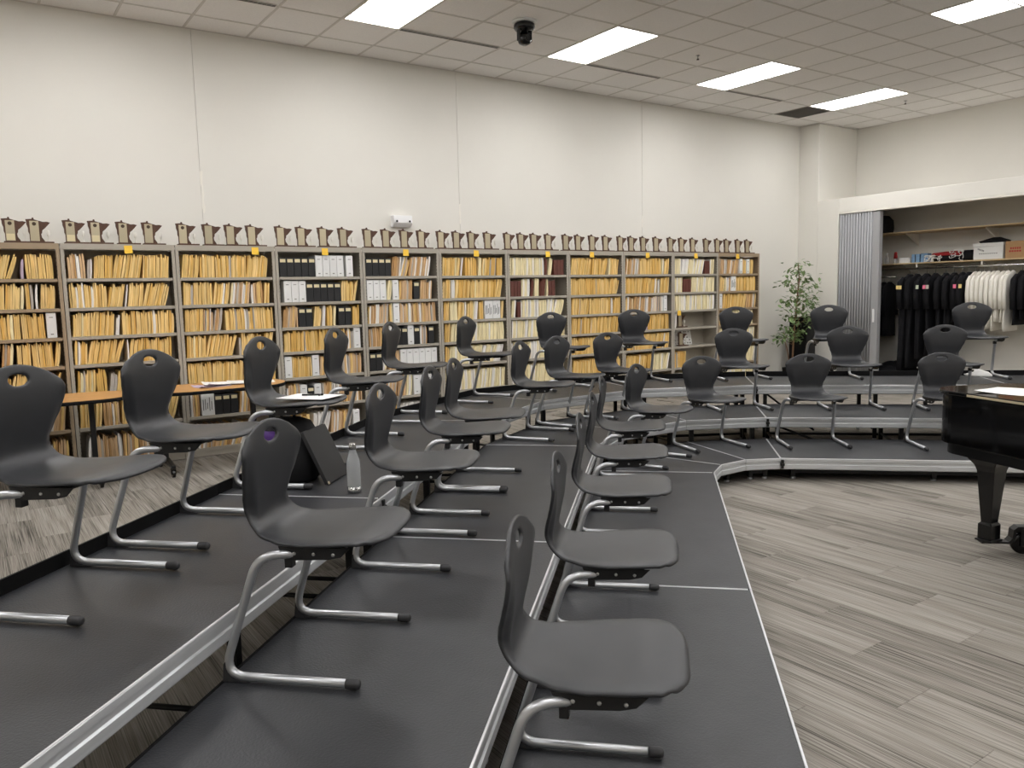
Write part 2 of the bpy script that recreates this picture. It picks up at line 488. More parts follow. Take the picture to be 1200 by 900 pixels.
obj('frame', MB().box(0.012, 0.63, 0.012, 0.035, -0.004, 0.02).box(0.012, 0.63, 0.6, 0.622, -0.004, 0.02).box(0.012, 0.035, 0.035, 0.6, -0.004, 0.02).box(0.607, 0.63, 0.035, 0.6, -0.004, 0.02).mesh('grille_frame', 'vent_grey'), t)
m = MB()
for k in range(22):
    m.box(0.035, 0.607, 0.04 + k * 0.0255, 0.045 + k * 0.0255, 0.0, 0.02)
obj('louver', m.mesh('louver', 'vent_grey', fix=False), t)
obj('backing', MB().box(0.012, 0.63, 0.012, 0.622, 0.03, 0.04).mesh('backing', 'vent_dark'), t)
# sprinklers
spm = MB().lathe([(0.035, 0), (0.035, -0.006), (0.012, -0.008), (0.009, -0.05), (0.02, -0.055), (0.02, -0.06), (0.004, -0.063)], n=12).mesh('sprinkler_body', 'steel')
spd = MB().lathe([(0.004, -0.055), (0.024, -0.07), (0.024, -0.074), (0.004, -0.074)], n=12).mesh('sprinkler_disc', 'medal')
for k, (x, y) in enumerate([(7.44, 6.75), (12.0, 6.75)]):
    t = thing('sprinkler', ['small pendant fire sprinkler beside the middle ceiling lights', 'small pendant fire sprinkler close to the closet wall'][k], 'sprinkler', (x, y, ZC + 0.001), 0, 'ceiling sprinklers'); t.scale = (0.7, 0.7, 0.7)
    obj('body', spm, t); obj('deflector', spd, t)
# PTZ camera
t = thing('ceiling_camera', 'black pan-tilt camera hanging from a white plate on the ceiling', 'camera', (4.97, 6.85, ZC)); t.scale = (0.85, 0.85, 0.85)
obj('mount_plate', MB().lathe([(0.15, 0.003), (0.15, -0.010), (0.13, -0.018)], n=28).mesh('mount_plate', 'plastic_white'), t)
obj('base', MB().lathe([(0.09, -0.018), (0.125, -0.035), (0.13, -0.075), (0.11, -0.1), (0.05, -0.112), (0.05, -0.13)], n=28).mesh('base', 'gloss_black'), t)
h_ = obj('head', MB().lathe([(0.02, -0.13), (0.06, -0.14), (0.082, -0.17), (0.085, -0.21), (0.07, -0.255), (0.03, -0.275)], n=28).mesh('head', 'gloss_black'), t)
for sx in (-0.0875, 0.0875): obj('yoke_arm', MB().box(-0.0075, 0.0075, -0.03, 0.03, -0.23, -0.10).mesh('yoke_arm', 'black_metal', bevel=0.006), t, (sx, 0, 0))
obj('camera_lens', MB().lathe([(0.04, -0.06), (0.04, -0.1), (0.03, -0.1), (0.028, -0.09)], (0, 0, -0.205), 20, axis='y').mesh('camera_lens', 'black_metal'), h_)
# wall sensor
t = thing('wall_sensor', 'small white wall-mounted sensor box above the shelf trophies', 'sensor', (4.445, YW - 0.0, 2.5))
m = MB().extrude([(YW - YW, 0.07), (-0.09, 0.07), (-0.095, -0.02), (-0.05, -0.065), (0, -0.065)], -0.125, 0.125, axis='x').mesh('housing', 'plastic_white', bevel=0.006)
obj('housing', m, t)
e_ = MB().lathe([(0.013, -0.004), (0.012, 0.004)], n=12, axis='y').mesh('eye', 'ink')
obj('eye', e_, t, (-0.085, -0.096, 0.0)); obj('eye', e_, t, (0.085, -0.096, 0.0))

# ------------------------------------------------------------------ riser platforms
DEP = 0.905
def deck_profile():
    return [(0.009, 0.0), (0.003, 0.0), (0.0, -0.003), (0.0, -0.026), (0.008, -0.031), (0.008, -0.050), (0.001, -0.055), (0.001, -0.087), (0.007, -0.094), (0.045, -0.094), (0.045, -0.09), (0.009, -0.09)]
RM = {}
def riser(kind, tier, loc, rz, label, group, clamp=True):
    """kind: 'straight' or 'wedge'; local x along the front edge, y towards the back, z up"""
    z = TH * tier
    t = thing('riser_platform', label, 'riser', loc, rz, group)
    key = (kind, tier)
    if key not in RM:
        if kind == 'straight':
            xa = lambda y: 0.0
            xb = lambda y: 2.44
            D = DEP
        else:
            r1 = 0.572 + DEP * (tier - 1); r2 = r1 + DEP; sn, cs = math.sin(math.radians(15)), math.cos(math.radians(15))
            D = DEP * cs
            a, b = r1 * sn, r2 * sn
            xa = lambda y: -(a + (b - a) * y / D)
            xb = lambda y: (a + (b - a) * y / D)
        e = 0.0025
        parts = []
        # deck sheet
        ya, yb = 0.0095, D - 0.012
        poly = [(xa(ya) + 0.007, ya), (xb(ya) - 0.007, ya), (xb(yb) - 0.007, yb), (xa(yb) + 0.007, yb)]
        parts.append(('deck', MB().prism(poly, z - 0.022, z - 0.0008).mesh('deck', 'deck', bevel=0.002)))
        prof = [(p[0], z + p[1]) for p in deck_profile()]
        m = MB().extrude(prof, lambda p: xa(p[0]) + e, lambda p: xb(p[0]) - e, axis='x')
        parts.append(('front_rail', m.mesh('front_rail', 'alu')))
        m = MB().extrude([(0.0004, z - 0.0035), (0.002, z + 0.0008), (0.005, z + 0.0008), (0.005, z - 0.0015)], lambda p: xa(p[0]) + e, lambda p: xb(p[0]) - e, axis='x')
        parts.append(('nosing', m.mesh('nosing', 'alu_line')))
        for sgn in (0, 1):
            f = xb if sgn else xa
            d_ = -1 if sgn else 1
            y0, y1 = 0.018, D - 0.013
            poly = [(f(y0) + d_ * e, y0), (f(y0) + d_ * 0.0065, y0), (f(y1) + d_ * 0.0065, y1), (f(y1) + d_ * e, y1)]
            m = MB().prism(poly, z - 0.09, z)
            parts.append(('end_trim', m.mesh('end_trim', 'alu_line')))
        # back rail
        hb = 0.055 if tier == 3 else 0.0
        y0, y1 = D - 0.0115, D
        poly = [(xa(y0) + e, y0), (xb(y0) - e, y0), (xb(y1) - e, y1), (xa(y1) + e, y1)]
        parts.append(('back_rail', MB().prism(poly, z - 0.09, z + hb).mesh('back_rail', 'black_matte', bevel=0.002)))
        # legs
        def leg(x, y):
            m = MB().box(x - 0.019, x + 0.019, y - 0.019, y + 0.019, 0.02, z - 0.0225)
            return m
        ins = 0.12
        spots = []
        for y in (0.13, D - 0.1):
            xa_, xb_ = xa(y) + ins, xb(y) - ins
            n = 3 if kind == 'straight' else 2
            if xb_ - xa_ < 0.3: n = 2; 
            if xb_ - xa_ < 0.1:
                xa_, xb_ = xa(y) + 0.05, xb(y) - 0.05
            for k in range(n):
                spots.append((xa_ + (xb_ - xa_) * k / (n - 1), y))
        legmesh = MB().box(-0.019, 0.019, -0.019, 0.019, 0.02, z - 0.0225).mesh('leg', 'black_metal', bevel=0.003)
        foot = MB().lathe([(0.022, 0.0), (0.024, 0.006), (0.014, 0.02)], n=10).mesh('foot_pad', 'tube')
        for (x, y) in spots:
            parts.append(('leg', legmesh, (x, y, 0), ('foot_pad', foot)))
        # cross bars between front and back legs
        n = len(spots) // 2
        for k in range(n):
            (xf, yf), (xk, yk) = spots[k], spots[k + n]
            zb = 0.07 if tier == 1 else 0.11
            m = MB().tube([(xf, yf + 0.019, zb), (xk, yk - 0.019, zb)], 0.012, 6)
            parts.append(('crossbar', m.mesh('crossbar', 'black_metal')))
        if kind == 'straight' and tier > 1:
            m = MB().tube([(spots[0][0] + 0.02, spots[0][1], z - 0.11), (spots[0][0] + 0.5, spots[0][1], 0.1)], 0.011, 6)
            parts.append(('brace', m.mesh('brace', 'black_metal')))
        y = 0.13
        m = MB().box(spots[0][0] + 0.02, spots[n - 1][0] - 0.02, y - 0.012, y + 0.012, 0.05, 0.075)
        parts.append(('lower_rail', m.mesh('lower_rail', 'black_metal')))
        m = MB().box(-0.011, 0.011, -0.013, -0.0005, z - 0.085, z - 0.012).box(-0.016, 0.016, -0.02, -0.0005, z - 0.062, z - 0.04)
        parts.append(('clamp', m.mesh('clamp', 'black_metal', bevel=0.002), (xa(0) + 0.014, 0, 0)))
        RM[key] = parts
    for pt in RM[key]:
        if pt[0] == 'clamp' and not clamp: continue
        o = obj(pt[0], pt[1], t, pt[2] if len(pt) > 2 else (0, 0, 0))
        if len(pt) > 3:
            obj(pt[3][0], pt[3][1], o)
    return t

CS, CO = 6.157, -1.009          # centre of the corner wedges in (s,o)
A45 = math.radians(45)
TN = {1: 'lowest', 2: 'middle', 3: 'top'}
for tier in (1, 2, 3):
    oo = CO + 0.572 + DEP * (tier - 1)
    for k, s0 in enumerate((CS - 2.44, CS - 4.88)):
        riser('straight', tier, so(s0, oo), A45, '%s tier black-topped riser platform %s' % (TN[tier], ['adjoining the corner wedges on the shelf side', 'at the open end of the shelf-side wing'][k]), 'choir riser platforms', clamp=(tier == 3))
    for k in range(3):
        th = math.radians(15 + 30 * k)
        r1 = (0.572 + DEP * (tier - 1)) * math.cos(math.radians(15))
        riser('wedge', tier, so(CS + r1 * math.sin(th), CO + r1 * math.cos(th)), A45 - th, '%s tier wedge riser section %s' % (TN[tier], ['next to the shelf-side wing', 'in the middle of the corner', 'next to the closet-side wing'][k]), 'choir riser wedges', clamp=False)
    for k in range(2):
        s0 = CS + 0.572 + DEP * (tier - 1)
        riser('straight', tier, so(s0, CO - 2.44 * k), A45 - math.pi / 2, '%s tier black-topped riser platform %s' % (TN[tier], ['in front of the closet next to the wedges', 'running on behind the piano'][k]), 'choir riser platforms', clamp=True)

# ------------------------------------------------------------------ chairs
def smooth(t, a, b):
    t = max(0.0, min(1.0, (t - a) / (b - a))); return t * t * (3 - 2 * t)
def interp(tab, x):
    if x <= tab[0][0]: return tab[0][1]
    for (a, va), (b, vb) in zip(tab[:-1], tab[1:]):
        if x <= b:
            f = (x - a) / (b - a); f = f * f * (3 - 2 * f)
            return va + (vb - va) * f
    return tab[-1][1]

def chair_shell():
    ctrl = [(0.071, 0.433), (0.062, 0.444), (0.032, 0.451), (-0.03, 0.453), (-0.10, 0.449), (-0.18, 0.444), (-0.25, 0.442), (-0.31, 0.446),
            (-0.358, 0.458), (-0.388, 0.480), (-0.398, 0.512), (-0.392, 0.555), (-0.382, 0.605), (-0.376, 0.66), (-0.376, 0.715), (-0.382, 0.765), (-0.391, 0.808)]
    # arc length resample with Catmull-Rom
    pts = []
    P = [Vector((a, b)) for a, b in ctrl]; P = [2 * P[0] - P[1]] + P + [2 * P[-1] - P[-2]]
    for i in range(1, len(P) - 2):
        for k in range(8):
            t = k / 8
            p0, p1, p2, p3 = P[i - 1], P[i], P[i + 1], P[i + 2]
            pts.append(0.5 * ((2 * p1) + (p2 - p0) * t + (2 * p0 - 5 * p1 + 4 * p2 - p3) * t * t + (3 * p1 - p0 - 3 * p2 + p3) * t ** 3))
    pts.append(P[-2])
    ln = [0.0]
    for a, b in zip(pts[:-1], pts[1:]): ln.append(ln[-1] + (b - a).length)
    T = ln[-1]
    def at(l):
        for i in range(len(ln) - 1):
            if l <= ln[i + 1] + 1e-9:
                f = (l - ln[i]) / max(1e-9, ln[i + 1] - ln[i]); return pts[i].lerp(pts[i + 1], f)
        return pts[-1]
    wb = lambda q: T - (0.808 - q) * 1.01
    wt = [(0.0, 0.186), (0.02, 0.204), (0.06, 0.220), (0.14, 0.226), (0.25, 0.222), (0.33, 0.206), (0.40, 0.176), (wb(0.475), 0.148), (wb(0.50), 0.141), (wb(0.53), 0.146), (wb(0.58), 0.166), (wb(0.63), 0.187), (wb(0.68), 0.202), (wb(0.72), 0.207), (wb(0.76), 0.200), (wb(0.785), 0.186), (T, 0.150)]
    NU, NV = 28, 66
    hl = T - 0.054; ha, hb = 0.021, 0.047
    bm = bmesh.new(); grid = []
    for j in range(NV + 1):
        l = T * j / NV
        c = at(l); w = interp(wt, l)
        row = []
        for i in range(NU + 1):
            u = -1 + 2 * i / NU
            x, z = c.x, c.y
            back = smooth(l, 0.42, 0.54)
            seat = 1 - back
            # seat: dished, front waterfall curve, rounded front
            z += seat * 0.010 * (u * u) * (1 - smooth(l, 0.0, 0.06)) - seat * 0.006 * math.cos(u * 1.5) * smooth(l, 0.06, 0.2)
            front = 1 - smooth(l, 0.0, 0.11)
            x -= front * 0.042 * abs(u) ** 4.5
            z -= seat * 0.004 * smooth(abs(u), 0.8, 1.0)
            # seat to back roll: edges come forward less
            x += back * 0.012 * u * u
            fl = smooth(l, 0.46, 0.54) * (1 - smooth(l, T - 0.26, T - 0.04))
            x -= fl * 0.024 * smooth(abs(u), 0.70, 1.0)
            top = smooth(l, T - 0.13, T)
            z -= top * 0.046 * abs(u) ** 2.2
            x -= top * 0.006 * smooth(abs(u), 0.8, 1.0)
            z += 0
            row.append(bm.verts.new((x, u * w, z)))
        grid.append(row)
    bm.verts.ensure_lookup_table()
    par = {}
    for j in range(NV + 1):
        l = T * j / NV; w = interp(wt, l)
        for i in range(NU + 1):
            u = -1 + 2 * i / NU
            par[grid[j][i]] = ((l - hl) / ha, u * w / hb)
    kill = []
    for j in range(NV):
        for i in range(NU):
            q = [grid[j][i], grid[j][i + 1], grid[j + 1][i + 1], grid[j + 1][i]]
            f = bm.faces.new(q); f.smooth = True
            cx = sum(par[v][0] for v in q) / 4; cy = sum(par[v][1] for v in q) / 4
            if cx * cx + cy * cy < 0.95: kill.append(f)
    bmesh.ops.delete(bm, geom=kill, context='FACES')
    # snap the rim of the hole on the ellipse
    for v in bm.verts:
        if v in par and any(e.is_boundary for e in v.link_edges):
            a, b = par[v]; r = math.hypot(a, b)
            if 0.2 < r < 2.2 and abs(v.co.y) < 0.1 and v.co.z > 0.7 and v.co.z < 0.80:
                l = hl + a / r * ha; c = at(l)
                v.co.x += c.x - at(hl + a * ha).x
                v.co.z += c.y - at(hl + a * ha).y
                v.co.y = b / r * hb
    bmesh.ops.recalc_face_normals(bm, faces=bm.faces)
    me = bpy.data.meshes.new('shell_raw'); bm.to_mesh(me); bm.free()
    me.materials.append(MATS['plastic'])
    for p in me.polygons: p.use_smooth = True
    o = bpy.data.objects.new('tmp', me); C.objects.link(o)
    s = o.modifiers.new('s', 'SOLIDIFY'); s.thickness = 0.013; s.offset = 0
    b = o.modifiers.new('b', 'SUBSURF'); b.levels = 1; b.render_levels = 1
    dg = bpy.context.evaluated_depsgraph_get()
    ev = bpy.data.meshes.new_from_object(o.evaluated_get(dg))
    ev.name = 'shell'
    bpy.data.objects.remove(o, do_unlink=True)
    return ev

SHELL = chair_shell()
TR = 0.0142
def side_tube(sg):
    # runner on the floor, heel, raked leg, bend under the seat
    p = [(-0.012, sg * 0.255, TR + 0.004), (-0.452, sg * 0.255, TR + 0.004), (-0.325, sg * 0.228, 0.408), (-0.19, sg * 0.174, 0.404)]
    return fillet(p, [0.06, 0.085], 8)
tube_me = {sg: MB().tube(side_tube(sg), TR, 12).mesh('leg', 'tube') for sg in (-1, 1)}
cap_me = MB().lathe([(0.0152, -0.03), (0.0165, -0.02), (0.0168, 0.004), (0.013, 0.014), (0.006, 0.017)], n=12, axis='x').mesh('foot_cap', 'rubber')
heel_me = MB().extrude([(-0.452, 0.0), (-0.36, 0.0), (-0.375, 0.006), (-0.405, 0.014), (-0.425, 0.04), (-0.432, 0.075), (-0.446, 0.06)], -0.010, 0.010, axis='y').mesh('heel_glide', 'rubber', bevel=0.002)
bracket_me = {}
rivet_me = MB().lathe([(0.006, 0.0), (0.0055, 0.002), (0.003, 0.0035)], n=8, axis='y').mesh('rivet', 'rivet')
for sg in (-1, 1):
    prof = [(-0.27, 0.432), (-0.03, 0.432), (-0.06, 0.402), (-0.10, 0.393), (-0.235, 0.386), (-0.255, 0.398)]
    m = MB().extrude(prof, 0.194, 0.200, axis='y') if sg > 0 else MB().extrude(prof, -0.200, -0.194, axis='y')
    m.box(-0.25, -0.225, min(sg * 0.17, sg * 0.200), max(sg * 0.17, sg * 0.200), 0.362, 0.392)
    bracket_me[sg] = m.mesh('bracket', 'black_metal', bevel=0.002)
pan_me = MB().box(-0.26, -0.05, -0.1935, 0.1935, 0.422, 0.4335).mesh('seat_support', 'black_metal', bevel=0.003)

def make_chair():
    t = thing('stacking_chair', '', 'chair')
    obj('shell', SHELL, t)
    obj('seat_support', pan_me, t)
    for sg in (-1, 1):
        l = obj('leg', tube_me[sg], t)
        obj('foot_cap', cap_me, l, (-0.008, sg * 0.255, TR + 0.004))
        obj('heel_glide', heel_me, l, (0, sg * 0.255, 0))
        b = obj('bracket', bracket_me[sg], t)
        for x in (-0.215, -0.15, -0.085):
            obj('rivet', rivet_me, b, (x, sg * 0.2003, 0.410), (0, 0, 0 if sg > 0 else math.pi))
    return t

CHAIRS = {
 1: [(2.03, -0.010, 90), (2.92, -0.006, 90), (3.90, 0.0, 90), (4.74, 0.008, 89), (5.66, 0.012, 88), (6.44, -0.18, 67), (7.00, -0.58, 29), (7.12, -1.40, 8), (7.12, -2.505, 6)],
 2: [(2.452, 0.913, 90), (3.505, 0.90, 90), (4.38, 0.91, 90), (4.93, 0.912, 90), (6.54, 0.775, 77), (7.17, 0.59, 62), (7.62, 0.20, 48), (7.97, -0.88, 17), (8.06, -1.915, 4), (8.06, -2.81, 2)],
 3: [(2.36, 1.79, 90), (3.105, 1.805, 90), (4.107, 1.81, 90), (5.16, 1.81, 90), (6.22, 1.78, 88), (7.335, 1.44, 77), (8.13, 0.84, 46), (8.66, 0.06, 31), (8.955, -1.00, 18), (8.955, -1.92, 5), (8.955, -3.365, 2)],
}
EXTRA = {(3, 2): 'charcoal plastic chair on the top riser tier with white papers on its seat', (2, 0): 'charcoal plastic chair on the middle riser tier in front of the purple backpack',
         (3, 10): 'charcoal plastic chair on the top riser tier before the hanging white shirts', (1, 8): 'charcoal plastic chair on the lowest riser tier beside the piano tail'}
proto = make_chair(); first = True
for tier in (1, 2, 3):
    for k, (s_, o_, ph) in enumerate(CHAIRS[tier]):
        t = proto if first else copy_tree(proto)
        first = False
        a = math.radians(ph)
        f = Vector((-math.cos(a), -math.sin(a)))        # forward in (s,o)
        wx, wy = (f.x - f.y) * R2, (f.x + f.y) * R2
        t.location = so(s_, o_, TH * tier)
        t.rotation_euler = (0, 0, math.atan2(wy, wx))
        t['label'] = EXTRA.get((tier, k), 'charcoal plastic chair, %s from the open end of the %s riser tier' % (ORD[k], TN[tier]))
        t['group'] = 'charcoal chairs on the choir risers'

# ------------------------------------------------------------------ music shelving
ZL = [0.085, 0.42, 0.742, 1.026, 1.293, 1.565, 1.84]        # shelf surfaces, bottom to top
SD = 0.30
def unit_name(i):
    n = 10 - i
    if n == 0: return 'the tan unit beside the ficus'
    return 'the %s unit from the ficus' % ORD[n]
UM = {}
def shelving(i):
    mt = 'shelf_tan' if i in (-0, 10) else 'shelf_grey'
    h = ZSH
    t = thing('shelving_unit', ('tan' if i in (0, 10) else 'grey') + ' steel shelving unit full of music, ' + ('at the end beside the ficus' if i == 10 else '%s from the ficus' % ORD[10 - i]), 'shelving unit', (X0 + UW * (i - 1), YSH, 0), 0, 'steel shelving units along the wall')
    if mt not in UM:
        d = {}
        w = UW - 0.006
        def post(x0, x1, y0, y1):
            return MB().box(x0, x1, y0, y1, 0, h - 0.001)
        d['post'] = MB().box(0, 0.030, 0, 0.004, 0, h - 0.05).box(0, 0.004, 0.004, 0.034, 0, h - 0.05).mesh('post', mt)
        d['post2'] = MB().box(-0.030, 0, 0, 0.004, 0, h - 0.05).box(-0.004, 0, 0.004, 0.034, 0, h - 0.05).mesh('post', mt)
        m = MB()
        z = 0.12
        while z < h - 0.12:
            m.box(0, 0.0045, 0, 0.007, z, z + 0.012); z += 0.038
        d['slots'] = m.mesh('slots', 'slot', fix=False)
        d['side'] = MB().box(0.0, 0.002, 0.035, SD, 0.02, h - 0.05).mesh('side_panel', mt)
        d['back'] = MB().box(0.003, w - 0.003, SD - 0.004, SD - 0.001, 0.02, h - 0.05).mesh('back_panel', mt)
        d['shelf'] = MB().box(0.034, w - 0.034, 0.004, SD - 0.006, -0.003, 0).box(0.034, w - 0.034, 0.004, 0.008, -0.03, -0.003).mesh('shelf', mt, bevel=0.001)
        d['top'] = MB().box(0, w, -0.001, SD - 0.001, h - 0.004, h).box(0, w, -0.001, 0.005, h - 0.055, h - 0.004).mesh('top_panel', mt, bevel=0.0012)
        d['kick'] = MB().box(0.034, w - 0.034, 0.012, 0.016, 0, ZL[0] - 0.03).mesh('kick_plate', mt)
        UM[mt] = d
    d = UM[mt]; w = UW - 0.006
    pl = obj('post', d['post'], t); pr = obj('post', d['post2'], t, (w, 0, 0))
    for a_, b_ in ((pl, 0.0305), (pr, -0.035)): obj('slot_strip', d['slots'], a_, (b_, 0.002, 0))['kind'] = 'stuff'
    obj('side_panel', d['side'], t); obj('side_panel', d['side'], t, (w - 0.002, 0, 0))
    obj('back_panel', d['back'], t); obj('top_panel', d['top'], t); obj('kick_plate', d['kick'], t)
    for z in ZL: obj('shelf', d['shelf'], t, (0, 0, z))
    return t
for i in range(0, 11):
    shelving(i)

# envelope and folder meshes (unit sized: x thickness 1, y depth, z height 1)
def env_mesh(mname, seed):
    r = random.Random(seed)
    prof = [(0.0, 0.90), (0.35, 1.0), (0.8, 0.97), (1.0, 0.55)]
    vs = []; rings = []
    bow = r.uniform(-0.25, 0.25)
    for (z, t) in prof:
        b = bow * math.sin(z * math.pi)
        rings.append([(-t / 2 + b, 0, z), (t / 2 + b, 0, z), (t / 2 + b, 0.235, z), (-t / 2 + b, 0.235, z)])
    m = MB()
    vs = [p for rg in rings for p in rg]
    fs = [(3, 2, 1, 0)]
    for a in range(3):
        for k in range(4):
            fs.append((a * 4 + k, a * 4 + (k + 1) % 4, a * 4 + 4 + (k + 1) % 4, a * 4 + 4 + k))
    fs.append((12, 13, 14, 15))
    m.add(vs, fs)
    return m
ENVSRC = [env_mesh(None, k) for k in range(3)]
EM = {}
def envm(mname, v):
    if (mname, v) not in EM:
        EM[(mname, v)] = ENVSRC[v].mesh('envelope', mname, fix=False)
    return EM[(mname, v)]
PAL = {'m': ['env_gold', 'env_yel', 'env_yel', 'env_gold', 'env_amber', 'env_gold'],
       't': ['env_tan', 'env_kraft', 'env_gold', 'env_kraft', 'env_tan', 'env_grey', 'env_kraft', 'env_white'],
       'y': ['env_gold', 'env_amber', 'env_gold', 'env_amber', 'env_yel'],
       'c': ['env_cream', 'env_cream', 'env_cream', 'env_white'],
       'r': ['env_maroon'], 'g': ['env_grey', 'env_white'], 'l': ['env_lilac'], 'v': ['env_white']}
ECOL = {'env_white': 'white', 'env_grey': 'grey', 'env_lilac': 'lilac', 'env_tan': 'dark tan', 'env_kraft': 'pale brown', 'env_cream': 'cream', 'env_maroon': 'maroon', 'env_amber': 'deep yellow'}
STUFFM = ['env_gold', 'env_yel', 'env_amber', 'env_tan', 'env_kraft', 'env_cream', 'env_white', 'env_grey', 'env_lilac', 'env_maroon']
stuff = MB()
nenv = {'manila': 0, 'cream': 0}

def bmesh_binder(mt, w, h, label):
    pass
BM = {}
def binder(x, i, z, kind, w, h, lean, lab, grp):
    mt = {'B': 'binder_black', 'W': 'binder_white', 'R': 'binder_maroon', 'P': 'binder_white'}[kind]
    key = (mt, round(w, 3), round(h, 3))
    if key not in BM:
        BM[key] = MB().box(0, w, 0, 0.245, 0, h).mesh('binder_body', mt, bevel=0.004)
    nm = {'B': 'music_binder', 'W': 'music_binder', 'R': 'score_box', 'P': 'file_box'}[kind]
    t = thing(nm, lab, 'binder' if kind != 'P' else 'box', (x, YSH + 0.016, z + 0.0005), 0, grp)
    obj('body', BM[key], t)
    if kind == 'B':
        k2 = ('lb', round(w, 3), round(h, 3))
        if k2 not in BM:
            BM[k2] = MB().box(w * 0.12, w * 0.88, -0.0012, -0.0002, h * 0.76, h * 0.93).mesh('spine_label', 'cream_label')
        obj('spine_label', BM[k2], t)
    elif kind == 'W':
        k2 = ('lw', round(w, 3), round(h, 3))
        if k2 not in BM:
            BM[k2] = MB().box(w * 0.3, w * 0.7, -0.0012, -0.0002, h * 0.80, h * 0.84).box(w * 0.35, w * 0.65, -0.0012, -0.0002, h * 0.12, h * 0.17).mesh('spine_print', 'print_grey')
        obj('spine_label', BM[k2], t)
    elif kind == 'P':
        k2 = ('lp', round(w, 3), round(h, 3))
        if k2 not in BM:
            m = MB(); r = random.Random(3)
            for a in range(5):
                m.box(w * (0.12 + 0.16 * a), w * (0.12 + 0.16 * a) + 0.006, -0.0012, -0.0002, h * r.uniform(0.2, 0.35), h * r.uniform(0.55, 0.85))
            BM[k2] = m.mesh('box_writing', 'ink')
        obj('spine_label', BM[k2], t)

def fill_row(i, row, spec, hmax, seed):
    """row 0 = top row; spec = list of (code, share) ; capital codes are binders with share = count"""
    z = ZL[6 - row] + 0.0006
    r = random.Random(seed)
    xl = X0 + UW * (i - 1) + 0.045; xr = X0 + UW * i - 0.006 - 0.045
    x = xl; Wd = xr - xl
    lean_prev = 0.0
    for (code, share) in spec:
        if code == 'x':
            x += share * Wd; lean_prev = 0.0; continue
        if code in 'BWRP':
            for k in range(int(share)):
                w = {'B': 0.078, 'W': 0.080, 'R': 0.06, 'P': 0.13}[code]
                if i > 4: w *= 0.9
                hh = {'B': 0.205, 'W': 0.232, 'R': 0.20, 'P': 0.235}[code]
                x += max(0, 0.2 * math.tan(lean_prev)); lean_prev = 0
                if x + w > xr: break
                nmz = {'B': 'black labelled binder', 'W': 'white music binder', 'R': 'maroon score box', 'P': 'white handwritten box'}[code]
                binder(x, i, z, code, w, hh, 0, '%s, %s shelf down in %s' % (nmz, ORD[row], unit_name(i)), 'binders and boxes on the shelves')
                x += w + 0.003
            continue
        end = x + share * Wd
        lean = r.uniform(-0.02, 0.14)
        cnt = 0; glen = r.randint(6, 13)
        while x < min(end, xr) - 0.02:
            if cnt >= glen:
                nl = max(-0.02, min(0.34, lean + r.uniform(-0.13, 0.17))); cnt = 0; glen = r.randint(5, 12)
                lean_prev = lean; lean = nl
            t_ = r.uniform(0.012, 0.024) if code != 'c' else r.uniform(0.016, 0.030)
            hh = hmax * r.choice((r.uniform(0.82, 1.0), r.uniform(0.92, 1.0))) if code != 'c' else hmax * r.uniform(0.93, 0.99)
            if code in 'gl': hh *= 0.86
            if cnt == 0 and lean_prev > lean:
                x += hmax * (math.tan(lean_prev) - math.tan(lean)) + 0.002
                lean_prev = lean
            adv = t_ / math.cos(lean) + 0.0006
            top = x + hh * math.tan(lean) + adv
            if top > xr or x + adv > xr: break
            mname = r.choice(PAL[code])
            if code in 'mty' and r.random() < 0.035: mname = r.choice(['env_white', 'env_grey', 'env_cream'])
            v = r.randint(0, 2)
            lift = abs(math.sin(lean)) * t_ * 0.5
            px, py = x + adv / 2, YSH + 0.014 + r.uniform(0, 0.014)
            fam = 'cream' if code == 'c' else 'manila'
            if nenv[fam] < 296 and (fam == 'cream' or (i in (0, 1, 2, 3))) :
                q = project((px, py, z + 0.1))
                if q and -5 < q[0] < 1205 and not (i == 0 and q[0] < -3):
                    nenv[fam] += 1
                    o = obj('music_envelope' if fam == 'manila' else 'score_folder', envm(mname, v), None, (px, py, z + lift), (0, lean, 0), (t_, 1, hh))
                    tag(o, ('%s, %s shelf down in %s' % (ECOL.get(mname, 'manila') + (' music envelope' if fam == 'manila' else ' score folder'), ORD[row], unit_name(i))), 'envelope' if fam == 'manila' else 'folder',
                        ('envelopes' if fam == 'manila' else 'folders') + ' on the %s shelf of %s' % (ORD[row], unit_name(i)))
                    x += adv; cnt += 1; continue
            sl, cl = math.sin(lean), math.cos(lean)
            src = ENVSRC[v]
            mi = STUFFM.index(mname)
            vs = []
            for (a, b, c) in src.v:
                a *= t_; c *= hh
                vs.append((px + a * cl + c * sl, py + b, z + lift - a * sl + c * cl))
            stuff.add(vs, src.f, mi)
            x += adv; cnt += 1
        x = max(x, end)
        lean_prev = lean

